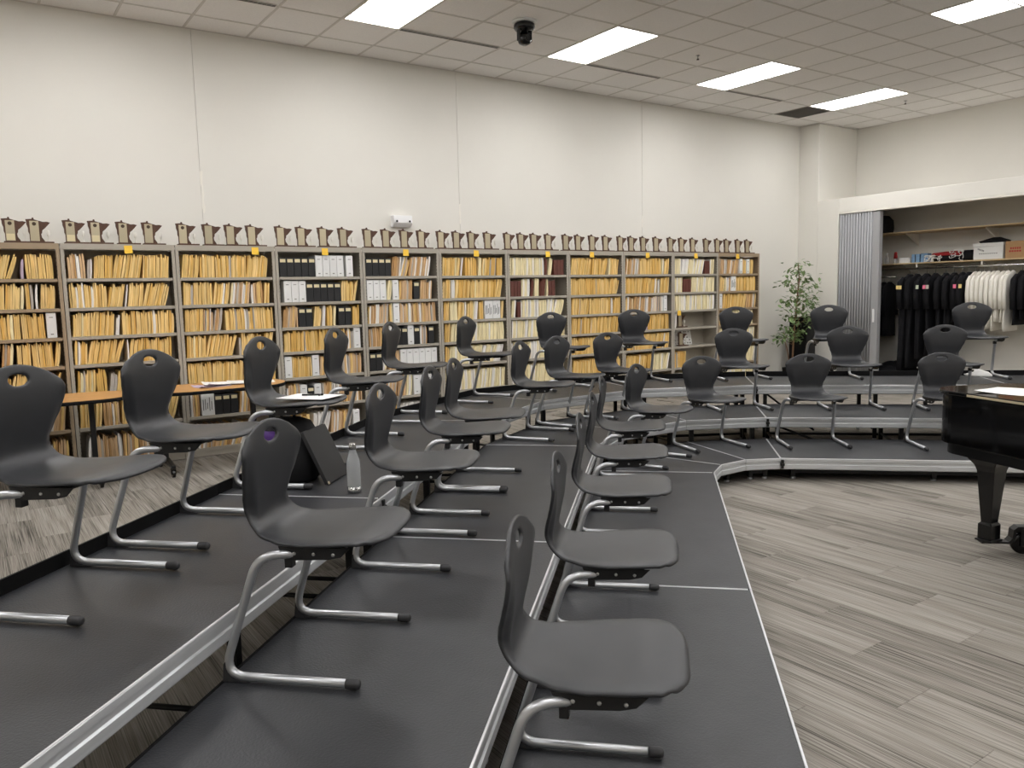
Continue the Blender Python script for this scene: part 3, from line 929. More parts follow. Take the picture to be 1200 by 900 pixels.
SPEC = {
 0: [[('m', .62), ('l', .08), ('m', .30)], [('m', .8), ('v', .04), ('m', .3)], [('m', .88), ('W', 1)], [('m', .45), ('t', .12), ('m', .4)], [('m', 1)], [('t', 1)], [('t', 1)]],
 1: [[('t', .18), ('g', .06), ('m', .76)], [('m', .5), ('v', .04), ('m', .46)], [('m', .4), ('g', .05), ('m', .55)], [('m', .42), ('v', .06), ('m', .44), ('B', 1)], [('m', .3), ('g', .07), ('m', .6)], [('m', .2), ('t', .2), ('m', .6)], [('x', .05), ('v', .06), ('t', .89)]],
 2: [[('y', 1)], [('m', .5), ('t', .4), ('m', .1)], [('m', .2), ('t', .2), ('m', .6)], [('m', .5), ('g', .04), ('m', .46)], [('m', .8), ('g', .1), ('m', .1)], [('t', .12), ('P', 1), ('B', 3), ('t', .2)], [('x', .06), ('t', .6)]],
 3: [[('B', 5), ('W', 4), ('x', .03), ('W', 1)], [('x', .04), ('W', 3), ('B', 5), ('m', .25)], [('t', .2), ('B', 2), ('m', .1), ('c', .06), ('m', .1), ('c', .05), ('B', 2), ('m', .2)], [('y', .78), ('t', .12), ('W', 1)], [('W', 1), ('y', .25), ('W', 1), ('t', .6)], [('t', .16), ('W', 1), ('B', 1), ('W', 1), ('t', .6)], [('m', .3), ('v', .2), ('t', .3), ('W', 2)]],
 4: [[('B', 4), ('t', .55), ('W', 1)], [('W', 3), ('c', .06), ('W', 1), ('t', .2), ('B', 1), ('t', .2), ('W', 1)], [('t', .36), ('W', 1), ('t', .55)], [('t', .28), ('W', 1), ('B', 2), ('W', 1), ('B', 1), ('t', .12), ('B', 2)], [('B', 2), ('c', .06), ('t', .2), ('W', 6)], [('t', .5), ('c', .1), ('W', 4)], [('W', 2), ('v', .1), ('m', .1), ('v', .5)]],
 5: [[('y', .28), ('v', .05), ('y', .24), ('c', .06), ('y', .38)], [('y', .12), ('v', .07), ('y', .8)], [('y', .08), ('c', .14), ('y', .1), ('c', .04), ('y', .1), ('c', .08), ('y', .12), ('P', 2), ('y', .1)], [('y', .1), ('c', .9)], [('y', .08), ('c', .9)], [('c', 1)], [('c', 1)]],
 6: [[('c', .62), ('r', .06), ('c', .08), ('R', 3)], [('R', 3), ('c', .16), ('r', .05), ('c', .12), ('r', .10), ('c', .06), ('R', 2)], [('c', .09), ('R', 1), ('c', .8)], [('c', 1)], [('c', 1)], [('c', 1)], [('c', 1)]],
 7: [[('y', .7), ('c', .06), ('y', .24)], [('y', 1)], [('y', .8), ('v', .05), ('y', .15)], [('y', 1)], [('y', 1)], [('y', 1)], [('y', 1)]],
 8: [[('t', .3), ('y', .5), ('c', .05), ('y', .15)], [('y', .7), ('g', .08), ('y', .22)], [('t', .85), ('W', 1)], [('y', .2), ('l', .3), ('y', .5)], [('y', 1)], [('y', .6), ('c', .4)], [('y', 1)]],
 9: [[('c', .68), ('R', 2), ('c', .12)], [('c', .2), ('R', 3), ('c', .7)], [('c', .98)], [('v', .05), ('x', .9)], [('x', 1)], [('y', .25), ('x', .7)], [('c', .5)]],
 10: [[('t', .5), ('W', 1), ('y', .1), ('W', 1), ('y', .1)], [('y', .12), ('c', .1), ('t', .08), ('P', 1), ('y', .55)], [('W', 1), ('y', .6), ('t', .3)], [('y', .3), ('c', .6)], [('c', .95)], [('c', .95)], [('c', .9)]],
}
ORDER = [(i, row) for row in range(4) for i in (1, 2)] + [(0, 2), (0, 3), (0, 1), (0, 0)]
ORDER += [(i, row) for i in (6, 5, 9, 10) for row in range(7)]
ORDER += [(i, row) for i in range(11) for row in range(7) if (i, row) not in ORDER]
for (i, row) in ORDER:
    if True:
        sp = SPEC[i][row]
        hmax = 0.235 if row < 5 else 0.25
        fill_row(i, row, sp, hmax, i * 31 + row)
so_ = obj('music_envelopes', stuff.mesh('music_envelopes', STUFFM, fix=False))
so_['kind'] = 'stuff'; tag(so_, 'tightly packed manila and cream envelopes filling the shelves further along the wall', 'envelopes')

# ------------------------------------------------------------------ trophies on top
MN = [(0.0, 0.93), (0.26, 0.95), (0.27, 1.0), (0.33, 1.0), (0.35, 0.93), (0.52, 0.885), (0.60, 0.87), (0.70, 0.84), (0.86, 0.85), (1.0, 0.82), (0.87, 0.69), (0.76, 0.59), (0.66, 0.52), (0.64, 0.42), (0.60, 0.36), (0.62, 0.24), (0.70, 0.14), (0.74, 0.07), (0.12, 0.07), (0.12, 0.36), (0.08, 0.46), (0.08, 0.60), (0.03, 0.74), (0.03, 0.84)]
TWd, THt = 0.195, 0.235
tro_body = MB().extrude([(x * TWd, z * THt) for x, z in MN], -0.011, 0.011, axis='y').mesh('state_board', 'wood_dark', bevel=0.0015)
tro_base = MB().box(0.01, TWd + 0.02, -0.045, 0.045, 0, 0.0165).mesh('base', 'wood_dark', bevel=0.003)
tro_plaque = MB().box(0.030, 0.102, -0.0135, -0.0112, 0.022, 0.205).mesh('plaque', 'brass', bevel=0.0006)
tro_medal = MB().lathe([(0.0165, 0.0), (0.0165, -0.003), (0.010, -0.004)], (0.066, -0.0137, 0.178), 16, axis='y').mesh('medallion', 'medal')
tro_lab = MB().box(0.034, 0.098, -0.0145, -0.0137, 0.026, 0.085).mesh('paper_label', 'cream_label')
tro_fig = MB().lathe([(0.014, 0), (0.014, 0.006), (0.005, 0.012), (0.004, 0.045), (0.010, 0.052), (0.015, 0.075), (0.012, 0.082), (0.014, 0.1), (0.004, 0.105)], (0.172, -0.012, 0.0166), 12).mesh('statuette', 'statuette')
TX = [0.43, 0.62, 0.91, 1.12, 1.36, 1.59, 1.91, 2.16, 2.38, 2.60, 2.91, 3.14, 3.39, 3.63, 3.93, 4.16, 4.40, 4.63, 4.90, 5.12, 5.34, 5.58, 5.89, 6.10, 6.31, 6.55, 6.85, 7.07, 7.32, 7.57, 7.85, 8.06, 8.30, 8.56, 8.86, 9.10, 9.35, 9.65, 9.91, 10.13, 10.40, 10.63]
def trophy(x, y, z, lab, grp, medal, label2, s=1.0):
    t = thing('trophy', lab, 'trophy', (x, y, z), rnd.uniform(-0.06, 0.06), grp)
    t.scale = (s, s, s)
    obj('base', tro_base, t)
    b = obj('state_board', tro_body, t)
    p = obj('plaque', tro_plaque, t)
    if medal: obj('medallion', tro_medal, p)
    if label2: obj('paper_label', tro_lab, p)
    obj('statuette', tro_fig, t)
    return t
for k, x in enumerate(TX):
    u = max(0, min(10, int((x - X0) / UW + 1)))
    md = k < 7; lb = k in (0, 2, 3)
    d = 'wooden state-shaped trophy ' + ('with cream label' if md and lb else 'with round medallion' if md else 'with plain brass plaque')
    trophy(x - 0.085, YSH + 0.1, ZSH + 0.0005, d + ' on top of ' + unit_name(u), 'state-shaped trophies along the shelf tops', md, lb)
ux9 = X0 + UW * 8
trophy(ux9 + 0.17, YSH + 0.09, ZL[3] + 0.001, 'dark state-shaped trophy on an otherwise empty shelf', 'trophies kept inside the shelves', False, False, 0.93)
trophy(ux9 + 0.17, YSH + 0.07, ZL[2] + 0.001, 'dark state-shaped trophy in front of a printed poster on a lower shelf', 'trophies kept inside the shelves', False, False, 0.95)
t = thing('poster_board', 'pale printed board leaning on the back of a nearly empty shelf', 'poster', (ux9 + 0.13, YSH + 0.2, ZL[2] + 0.001))
obj('board', MB().extrude([(0, 0), (0.006, 0), (0.05, 0.235), (0.044, 0.235)], 0, 0.5, axis='x').mesh('board', 'paper'), t)
m = MB(); r = random.Random(5)
for a in range(9):
    for b in range(5):
        if r.random() < 0.7:
            zz = 0.02 + b * 0.043; yy = zz * 0.187
            w = r.uniform(0.015, 0.045)
            m.extrude([(yy - 0.001, zz), (yy - 0.0003, zz), (yy + 0.0045, zz + 0.02), (yy + 0.0035, zz + 0.02)], 0.02 + a * 0.052, 0.02 + a * 0.052 + w, axis='x')
obj('print', m.mesh('print', 'print_grey'), t)

# sticky notes
nm_ = MB().extrude([(-0.0005, -0.075), (-0.006, -0.076), (-0.0012, -0.03), (-0.0006, 0.0), (0, 0)], -0.036, 0.036, axis='x').mesh('sticky_note', 'note')
NX = [(1, 1.36), (2, 2.58), (3, 3.35), (4, 4.35), (5, 5.33), (6, 6.45), (7, 7.22), (8, 8.28), (9, 9.30), (10, 10.27)]
for u, x in NX:
    o = obj('sticky_note', nm_, None, (x, YSH - 0.0015, ZSH - 0.012), (0, rnd.uniform(-0.05, 0.05), 0))
    tag(o, 'yellow sticky note on the top edge of ' + unit_name(u), 'note', 'yellow sticky notes on the shelf tops')
o = obj('sticky_note', nm_, None, (ux9 + 0.13, YSH + 0.003, ZL[4] - 0.0005)); tag(o, 'yellow sticky note hanging from the edge above a nearly empty shelf', 'note', 'yellow sticky notes on the shelf tops')
o = obj('sticky_note', nm_, None, (X0 + UW * 5 + 0.45, YSH + 0.003, ZL[1] + 0.005)); tag(o, 'yellow sticky note on a lower shelf edge of cream folders', 'note', 'yellow sticky notes on the shelf tops')

# ------------------------------------------------------------------ folding tables on casters
def table(x0, x1, y0, y1, label, legs):
    t = thing('folding_table', label, 'table', ((x0 + x1) / 2, (y0 + y1) / 2, 0), 0, 'wood-top tables on casters')
    hx, hy = (x1 - x0) / 2, (y1 - y0) / 2; zt = 0.785
    def rr(e):
        out = []; R_ = hy - 0.01
        for cx, cy, a0 in ((hx - R_, hy - R_, 0), (-hx + R_, hy - R_, 90), (-hx + R_, -hy + R_, 180), (hx - R_, -hy + R_, 270)):
            for k in range(9):
                a = math.radians(a0 + 90 * k / 8); out.append((cx + (R_ + e) * math.cos(a), cy + (R_ + e) * math.sin(a)))
        return out
    tp = obj('table_top', MB().prism(rr(-0.004), zt - 0.004, zt, smooth=True).mesh('table_top', 'laminate'), t)
    obj('edge_band', MB().prism(rr(0.0), zt - 0.034, zt - 0.0042, smooth=True).mesh('edge_band', 'black_matte'), tp)
    for x in legs:
        lx = x - (x0 + x1) / 2
        m = MB().box(lx - 0.022, lx + 0.022, -0.03, 0.03, 0.10, zt - 0.035)
        l = obj('leg', m.mesh('leg', 'black_metal', bevel=0.006), t)
        m = MB().extrude([(-hy * 0.86, 0.09), (-hy * 0.86, 0.115), (-0.05, 0.15), (0.05, 0.15), (hy * 0.86, 0.115), (hy * 0.86, 0.09)], lx - 0.02, lx + 0.02, axis='x')
        obj('foot_bar', m.mesh('foot_bar', 'black_metal', bevel=0.004), l)
        for sy in (-1, 1):
            c = MB().lathe([(0.034, -0.014), (0.038, -0.01), (0.038, 0.01), (0.034, 0.014)], (lx, sy * hy * 0.8, 0.038), 16, axis='x')
            c.box(lx - 0.012, lx + 0.012, sy * hy * 0.8 - 0.014, sy * hy * 0.8 + 0.014, 0.074, 0.092)
            c.box(lx - 0.021, lx - 0.016, sy * hy * 0.8 - 0.016, sy * hy * 0.8 + 0.016, 0.03, 0.088).box(lx + 0.016, lx + 0.021, sy * hy * 0.8 - 0.016, sy * hy * 0.8 + 0.016, 0.03, 0.088)
            obj('caster', c.mesh('caster', 'gloss_black'), l)
    return t
table(-0.35, 1.22, 7.55, 8.28, 'wood-topped rolling table with rounded corners, empty, near the tan shelf end', (0.0, 0.87))
table(1.32, 2.62, 7.55, 8.28, 'wood-topped rolling table with papers lying on it', (1.46, 2.30))
# papers on the table
def sheet(name, x, y, z, w, h, rz, label, cat, grp=None, mt='paper', curl=0.004):
    m = MB(); n = 6; vs = []; fs = []
    for i in range(n + 1):
        for j in range(n + 1):
            u, v = i / n - 0.5, j / n - 0.5
            vs.append((u * w, v * h, 0.0006 + curl * (abs(u * 2) ** 3 + abs(v * 2) ** 3) * (0.5 + 0.5 * math.sin(3 * u + 5 * v))))
    b = len(vs)
    vs += [(p[0], p[1], max(0.0, p[2] - 0.0012)) for p in vs]
    for i in range(n):
        for j in range(n):
            a = i * (n + 1) + j
            fs.append((a, a + n + 1, a + n + 2, a + 1)); fs.append((b + a, b + a + 1, b + a + n + 2, b + a + n + 1))
    m.add(vs, fs, 0, True)
    o = obj(name, m.mesh(name, mt, fix=False), None, (x, y, z), (0, 0, rz))
    return tag(o, label, cat, grp)
sheet('folder', 1.90, 7.86, 0.7855, 0.30, 0.23, 0.2, 'lilac paper folder under the white papers on the table', 'folder', None, 'env_lilac', 0.01)
sheet('paper_sheet', 2.0, 7.90, 0.799, 0.3, 0.22, 0.1, 'white sheet on the lilac folder on the table', 'paper', None, 'paper', 0.014)
sheet('paper_sheet', 2.3, 7.93, 0.7865, 0.42, 0.28, -0.1, 'loose white sheets spread at the table end', 'paper', None, 'paper', 0.012)

# ------------------------------------------------------------------ papers on a chair seat
c3 = CHAIRS[3][2]
p = so(c3[0], c3[1] + 0.10, TH * 3 + 0.4655)
o = sheet('paper_sheet', p.x, p.y, p.z, 0.22, 0.30, math.radians(45 - 8), 'white papers with a black pen on a chair seat', 'paper', None, 'paper', 0.001)
o = obj('pen', MB().tube([(-0.06, 0.03, 0.0095), (0.06, 0.045, 0.0095)], 0.005, 8).tube([(0.045, 0.05, 0.0105), (0.055, 0.0, 0.0105)], 0.004, 8).mesh('pen', 'black_metal'), None, (p.x, p.y, p.z - 0.003), (0, 0, math.radians(-45)))
tag(o, 'black pen lying on the papers on the chair seat', 'pen')

# ------------------------------------------------------------------ backpack, folder, bottle
def rounded_loft(rings, n=20, p=3.0):
    m = MB(); vs = []
    for (z, hx, hy, cx, cy) in rings:
        for k in range(n):
            a = 2 * math.pi * k / n; c, s = math.cos(a), math.sin(a)
            vs.append((cx + hx * math.copysign(abs(c) ** (2 / p), c), cy + hy * math.copysign(abs(s) ** (2 / p), s), z))
    fs = []
    for i in range(len(rings) - 1):
        for k in range(n):
            k2 = (k + 1) % n
            fs.append((i * n + k, i * n + k2, (i + 1) * n + k2, (i + 1) * n + k))
    fs.append(tuple(range(n - 1, -1, -1))); fs.append(tuple((len(rings) - 1) * n + k for k in range(n)))
    m.add(vs, fs, 0, True)
    return m
bp = so(4.08, 2.045, TH * 3)
t = thing('backpack', 'black and purple backpack standing on the top riser tier', 'backpack', bp, A45)
obj('body', rounded_loft([(0.0, 0.10, 0.15, 0, 0), (0.02, 0.125, 0.17, 0, 0), (0.15, 0.13, 0.175, 0, 0), (0.27, 0.115, 0.165, 0, 0), (0.33, 0.085, 0.135, 0, 0), (0.355, 0.04, 0.08, 0, 0)]).mesh('body', 'bag_black'), t)
obj('front_pocket', rounded_loft([(0.02, 0.02, 0.07, -0.125, 0.06), (0.04, 0.025, 0.085, -0.13, 0.06), (0.26, 0.025, 0.085, -0.11, 0.06), (0.29, 0.012, 0.06, -0.10, 0.05)]).mesh('front_pocket', 'purple'), t)
obj('side_panel', rounded_loft([(0.10, 0.07, 0.02, -0.02, 0.17), (0.2, 0.08, 0.026, -0.02, 0.165), (0.30, 0.06, 0.03, -0.02, 0.14), (0.335, 0.03, 0.02, -0.02, 0.12)]).mesh('side_panel', 'purple'), t)
obj('handle', MB().tube(fillet([(0, -0.05, 0.335), (0, -0.045, 0.40), (0, 0.02, 0.40), (0, 0.03, 0.34)], 0.025, 5), 0.009, 8).mesh('handle', 'bag_black'), t)
fp = so(3.95, 1.765, TH * 3)
t = thing('music_folder', 'black choir folder leaning against the backpack', 'folder', fp, A45)
f1 = obj('cover', MB().box(0, 0.29, -0.012, 0.0, 0, 0.315).mesh('cover', 'folder_black', bevel=0.002), t, (0, 0, 0.001), (math.radians(-25), 0, 0))
obj('cover', MB().box(0, 0.29, 0.001, 0.012, 0, 0.315).mesh('cover', 'folder_black', bevel=0.002), t, (0, 0, 0.0065), (math.radians(-25), 0, 0))
obj('metal_corner', MB().box(-0.001, 0.02, -0.0135, -0.0122, -0.0005, 0.015).mesh('metal_corner', 'brass'), f1)
bt = so(3.825, 1.557, TH * 3)
t = thing('water_bottle', 'clear water bottle with steel cap and steel base on the riser', 'bottle', bt)
obj('body', MB().lathe([(0.0345, 0.032), (0.036, 0.036), (0.036, 0.145), (0.033, 0.17), (0.022, 0.205), (0.0165, 0.222), (0.0165, 0.232)], n=24).mesh('body', 'bottle_clear'), t)
obj('base', MB().lathe([(0.034, 0.0), (0.0365, 0.003), (0.0365, 0.0315), (0.034, 0.0318)], n=24).mesh('base', 'steel'), t)
obj('cap', MB().lathe([(0.0175, 0.226), (0.0185, 0.228), (0.0185, 0.257), (0.016, 0.26)], n=24).mesh('cap', 'steel'), t)

# ------------------------------------------------------------------ ficus and tower in the corner
t = thing('ficus_tree', 'artificial ficus tree with thin stems in the room corner', 'plant', (11.28, 8.15, 0))
obj('pot', MB().lathe([(0.11, 0), (0.125, 0.02), (0.155, 0.25), (0.16, 0.27), (0.145, 0.27), (0.14, 0.24)], n=24).mesh('pot', 'black_matte'), t)
stems = [[(0, 0, 0.2), (0.02, 0, 0.6), (0.08, 0.02, 1.0), (0.11, 0.0, 1.4), (0.16, 0.0, 1.75), (0.15, 0.02, 2.0)], [(0.0, 0.02, 0.2), (-0.08, 0.03, 0.55), (-0.17, 0.05, 0.85)]]
obj('stem', MB().tube(fillet(stems[0], 0.3, 3), [0.016 - 0.009 * k / (len(fillet(stems[0], 0.3, 3)) - 1) for k in range(len(fillet(stems[0], 0.3, 3)))], 7).mesh('stem', 'bark'), t)
obj('stem', MB().tube(fillet(stems[1], 0.3, 3), 0.009, 6).mesh('stem', 'bark'), t)
r = random.Random(11); lv = MB(); br = MB()
clusters = [(0.16, 0, 1.95, .16), (0.05, 0, 1.85, .14), (-0.18, 0, 1.70, .18), (-0.05, -0.05, 1.62, .16), (0.30, 0, 1.78, .16), (0.48, 0, 1.66, .18), (0.42, 0.05, 1.55, .18), (0.0, 0, 1.45, .18), (0.18, -0.08, 1.40, .2),
            (-0.16, 0, 1.33, .16), (0.55, 0, 1.42, .16), (0.38, -0.05, 1.28, .18), (0.05, -0.06, 1.2, .2), (0.28, 0, 1.12, .2), (-0.12, -0.03, 1.12, .15), (0.5, 0, 1.08, .12), (0.12, -0.05, 0.98, .18), (0.05, 0, 0.85, .15), (-0.22, 0.04, 0.82, .16), (-0.1, 0, 0.92, .14), (0.16, 0, 0.78, .10), (-0.33, 0.04, 0.78, .08)]
for (cx, cy, cz, cr) in clusters:
    st = Vector((0.1 if cz > 0.9 else -0.02, 0, cz - 0.12))
    br.tube([st, st.lerp(Vector((cx, cy, cz)), 0.6) + Vector((0, 0, 0.03)), Vector((cx, cy, cz))], [0.005, 0.004, 0.002], 5)
    for k in range(26):
        p = Vector((cx + r.gauss(0, cr * 0.5), cy + r.gauss(0, cr * 0.45), cz + r.gauss(0, cr * 0.38)))
        L_ = r.uniform(0.06, 0.11); w = L_ * 0.27
        d = Vector((r.uniform(-1, 1), r.uniform(-1, 1), r.uniform(-0.9, 0.1))).normalized()
        n = d.cross(Vector((r.uniform(-.3, .3), r.uniform(-.3, .3), 1))).normalized()
        up_ = n.cross(d) * 0.006
        lv.add([p, p + d * L_ * 0.35 + n * w + up_, p + d * L_ * 0.75 + n * w * 0.7 + up_, p + d * L_, p + d * L_ * 0.75 - n * w * 0.7 + up_, p + d * L_ * 0.35 - n * w + up_, p + d * L_ * 0.5], [(0, 6, 1), (1, 6, 2), (2, 6, 3), (3, 6, 4), (4, 6, 5), (5, 6, 0)])
obj('branches', br.mesh('branches', 'bark'), t)
o = obj('foliage', lv.mesh('foliage', 'leaf', fix=False), t); o['kind'] = 'stuff'
t = thing('floor_speaker', 'tall narrow black tower in the corner behind the ficus', 'speaker', (11.93, 8.42, 0))
obj('cabinet', MB().box(-0.15, 0.15, -0.16, 0.16, 0.03, 1.09).mesh('cabinet', 'black_matte', bevel=0.012), t)
obj('grille', MB().box(-0.12, 0.12, -0.172, -0.1605, 0.1, 1.05).mesh('grille', 'black_metal', bevel=0.006), t)
obj('plinth', MB().box(-0.17, 0.17, -0.18, 0.18, 0, 0.0295).mesh('plinth', 'black_matte', bevel=0.006), t)

# ------------------------------------------------------------------ accordion partition
t = thing('accordion_partition', 'grey vinyl accordion partition folded back beside the closet', 'partition', (XC + 0.06, 7.99, 0))
NF = 12; ya, yb = -0.012, -0.604
pw = (ya - yb) / NF
arcp = []
for k in range(9):
    a = math.pi * k / 8
    arcp.append((-0.065 * math.sin(a) ** 0.8, -pw / 2 + (pw / 2 - 0.004) * math.cos(a)))
pl = arcp + [(0.006 - 0.05 * math.sin(math.pi * (8 - k) / 8) ** 0.8, -pw / 2 + (pw / 2 - 0.008) * math.cos(math.pi * (8 - k) / 8)) for k in range(9)]
fold_me = MB().prism(pl, 0.02, 2.795, smooth=True).mesh('fold_panel', 'curtain')
for k in range(NF):
    obj('fold_panel', fold_me, t, (0, ya - k * pw, 0))
obj('liner', MB().box(0.012, 0.018, yb, ya, 0.02, 2.795).mesh('liner', 'black_matte'), t)
obj('lead_post', MB().box(-0.05, 0.05, -0.73, -0.605, 0.02, 2.795).mesh('lead_post', 'curtain', bevel=0.012), t)
obj('pull_handle', MB().box(-0.075, -0.051, -0.685, -0.65, 1.0, 1.22).mesh('pull_handle', 'plastic_white', bevel=0.008), t)

# ------------------------------------------------------------------ closet shelves, rod
def wshelf(z, lab, d):
    t = thing('closet_shelf', lab, 'shelf', (XR, CEND + 0.02, z))
    obj('board', MB().box(-d, -0.001, 0, JY - CEND - 0.02, -0.02, 0).mesh('board', 'wood_shelf', bevel=0.002), t)
    m = MB().extrude([(-0.003, -0.0215), (-d * 0.7, -0.0215), (-d * 0.7, -0.034), (-0.03, -0.19), (-0.003, -0.22)], -0.012, 0.012, axis='y').mesh('bracket', 'trim_white')
    for y in (0.6, 1.6, 2.6, 3.35, 4.6): obj('bracket', m, t, (0, y, 0))
    return t
wshelf(2.47, 'upper wooden shelf high in the closet', 0.55)
wshelf(1.955, 'lower wooden closet shelf loaded with boxes above the clothes rod', 0.62)
RX = XR - 0.60; RZ = 1.86
t = thing('clothes_rod', 'metal clothes rod under the lower closet shelf', 'rod', (RX, CEND + 0.01, RZ))
obj('rod', MB().tube([(0, 0, 0), (0, JY - CEND - 0.0, 0)], 0.014, 12).mesh('rod', 'steel'), t)
m = MB().box(-0.012, 0.012, -0.008, 0.008, 0.014, 0.0745).mesh('rod_hanger', 'trim_white')
for y in (0.9, 2.6, 3.3, 4.3, 5.1): obj('hanger_strap', m, t, (0, y, 0))

def hanger_mesh():
    m = MB()
    m.tube(fillet([(0.0, 0, -0.10), (0.0, 0, -0.02), (0.028, 0, 0.0), (0.022, 0, 0.024), (0.0, 0, 0.0195), (-0.017, 0, 0.01)], 0.012, 3), 0.0028, 6)
    m.tube([(-0.19, 0, -0.165), (0, 0, -0.09), (0.19, 0, -0.165)], 0.005, 6)
    return m.mesh('hanger', 'steel')
HM = hanger_mesh()
def garment(y, ln, mt, label, cat, grp, wx=0.24, wy=0.045, tagm=None, seed=0, flare=1.0, rz=0.0, dx=0.0):
    r = random.Random(seed)
    t = thing('hanging_garment', label, cat, (RX + dx, y, RZ), rz, grp)
    obj('hanger', HM, t)
    rings = []; n = 28; vs = []
    zs = [-0.085, -0.10, -0.13, -0.17, -0.24] + [-0.24 - (ln - 0.24) * k / 7 for k in range(1, 8)]
    ws = [0.045, 0.07, 0.14, 0.21, wx] + [wx * (1 + (flare - 1) * k / 7) for k in range(1, 8)]
    ph = [r.uniform(0, 6.28) for _ in range(3)]
    for q, (z, w) in enumerate(zip(zs, ws)):
        hy = wy * min(1, 0.45 + q * 0.14)
        for k in range(n):
            a = 2 * math.pi * k / n
            f = 1 + (0.16 * math.sin(5 * a + ph[0] + q * 0.2) + 0.10 * math.sin(9 * a + ph[1])) * min(1, q / 6)
            vs.append((w * math.cos(a) * (0.5 + 0.5 * f), hy * math.sin(a) * f + 0.006 * math.sin(q + ph[2]), z))
    fs = []
    for i in range(len(zs) - 1):
        for k in range(n):
            k2 = (k + 1) % n
            fs.append((i * n + k, i * n + k2, (i + 1) * n + k2, (i + 1) * n + k))
    fs.append(tuple(range(n - 1, -1, -1))); fs.append(tuple((len(zs) - 1) * n + k for k in range(n)))
    obj('body', MB().add(vs, fs, 0, True).mesh('body', mt), t)
    # sleeves hanging on both sides
    for sg in (-1, 1):
        l = min(0.62, ln * 0.85)
        pth = [(sg * 0.185, 0, -0.155), (sg * (wx + 0.005), 0.01, -0.22), (sg * (wx + 0.02), 0.012, -0.22 - (l - 0.2) * 0.5), (sg * (wx + 0.01), 0.0, -l - 0.03)]
        obj('sleeve', MB().tube(fillet(pth, 0.05, 3), [min(wy, 0.044) * (0.72 + 0.28 * min(1, k / 3)) for k in range(len(fillet(pth, 0.05, 3)))], 10).mesh('sleeve', mt), t)
    if tagm:
        for q, tm in enumerate(tagm):
            obj('paper_tag', MB().box(-wx - 0.062, -wx - 0.060, -0.05 + q * 0.05, -0.005 + q * 0.05, -0.33, -0.27).mesh('paper_tag', tm), t)
    return t
G1 = 'black robes on the closet rod'
for k, (y, ln, tg, lab) in enumerate([(7.02, 1.66, ['tag_yellow', 'tag_yellow'], 'long black robe with a yellow tag nearest the partition'), (6.90, 1.60, None, 'long black robe between the yellow-tagged and green-tagged robes'), (6.74, 1.45, ['tag_green'], 'black gown with a pale green tag'), (6.60, 1.38, ['env_grey', 'pink'], 'black gown with grey and pink tags'), (6.44, 1.3, None, 'black gown between the two pink-tagged gowns'), (6.31, 1.0, None, 'second untagged black gown between the pink-tagged gowns'), (6.19, 0.85, ['pink'], 'short black gown with a pink tag'), (6.09, 0.85, ['tag_yellow'], 'short black gown with a tan tag beside the white shirts')]):
    garment(y, ln, 'cloth_black', lab, 'robe', G1, 0.25, 0.052, tg, k, 1.10 if ln > 1.2 else 1.0, rnd.uniform(-.05, .05))
for k in range(9):
    garment(6.00 - k * 0.066, 0.90 + 0.09 * math.sin(k * 1.7), 'cloth_white', 'white dress shirt hanging in the closet', 'shirt', 'white shirts on the closet rod', 0.22, 0.030, None, 40 + k, 1.05, 0.06 + rnd.uniform(-.03, .03))
for k in range(4):
    garment(5.34 - k * 0.1, 0.80 if k else 0.88, 'cloth_black', 'black jacket hanging just past the white shirts', 'jacket', 'black jackets past the white shirts', 0.25, 0.042, None, 60 + k, 1.05, 0.02)
# dark clothes deeper at the left
for k in range(5):
    t = garment(7.90 - k * 0.10, 1.0, 'cloth_black', 'black garment hanging half hidden behind the partition', 'robe', 'black garments behind the partition', 0.2, 0.05, None, 80 + k, 1.0, 0.05, 0.25)
    t.location.z = RZ - 0.12
t = thing('clothes_rod', 'short lower metal clothes rod behind the partition', 'rod', (RX + 0.25, 7.40, RZ - 0.12))
obj('rod', MB().tube([(0, 0, 0), (0, 0.60, 0)], 0.012, 10).mesh('rod', 'steel'), t)
# heap of black cloth on the closet floor
r = random.Random(4); m = MB(); nx_, ny_ = 12, 22; vs = []; fs = []
for i in range(nx_ + 1):
    for j in range(ny_ + 1):
        u, v = i / nx_, j / ny_
        e = math.sin(math.pi * u) ** 0.6 * math.sin(math.pi * v) ** 0.5 if 0 < u < 1 and 0 < v < 1 else 0
        vs.append((XC + 0.2 + u * 0.75, 6.35 + v * 1.5, 0.001 + e * (0.24 + 0.08 * math.sin(9 * v + 3 * u) + 0.06 * math.sin(17 * u + 5 * v))))
for i in range(nx_):
    for j in range(ny_):
        a = i * (ny_ + 1) + j; fs.append((a, a + ny_ + 1, a + ny_ + 2, a + 1))
o = obj('cloth_heap', m.add(vs, fs, 0, True).mesh('cloth_heap', 'cloth_black')); tag(o, 'crumpled heap of black cloth on the closet floor', 'cloth')

# items on the lower closet shelf
SX = XR - 0.62; SZ = 1.9555
def cbox(name, x, y, w, d, h, mt, label, cat, lid=None, z=SZ, rz=0.0, writing=None):
    t = thing(name, label, cat, (x, y, z), rz)
    obj('body', MB().box(-d / 2, d / 2, -w / 2, w / 2, 0.0005, h).mesh('body', mt, bevel=0.003), t)
    if lid: obj('lid', MB().box(-d / 2 - 0.008, d / 2 + 0.008, -w / 2 - 0.008, w / 2 + 0.008, h + 0.0005, h + lid).mesh('lid', mt, bevel=0.004), t)
    if writing: obj('writing', writing.mesh('writing', 'ink' if mt != 'cardboard' else 'red'), t)
    return t
wr = MB()
for k in range(6): wr.box(-0.1812, -0.1802, 0.06 + k * 0.016, 0.068 + k * 0.016, 0.115 + k * 0.006, 0.14 + k * 0.006)
for k in range(9): wr.box(-0.1812, -0.1802, -0.13 + k * 0.03, -0.115 + k * 0.03, 0.08, 0.092)
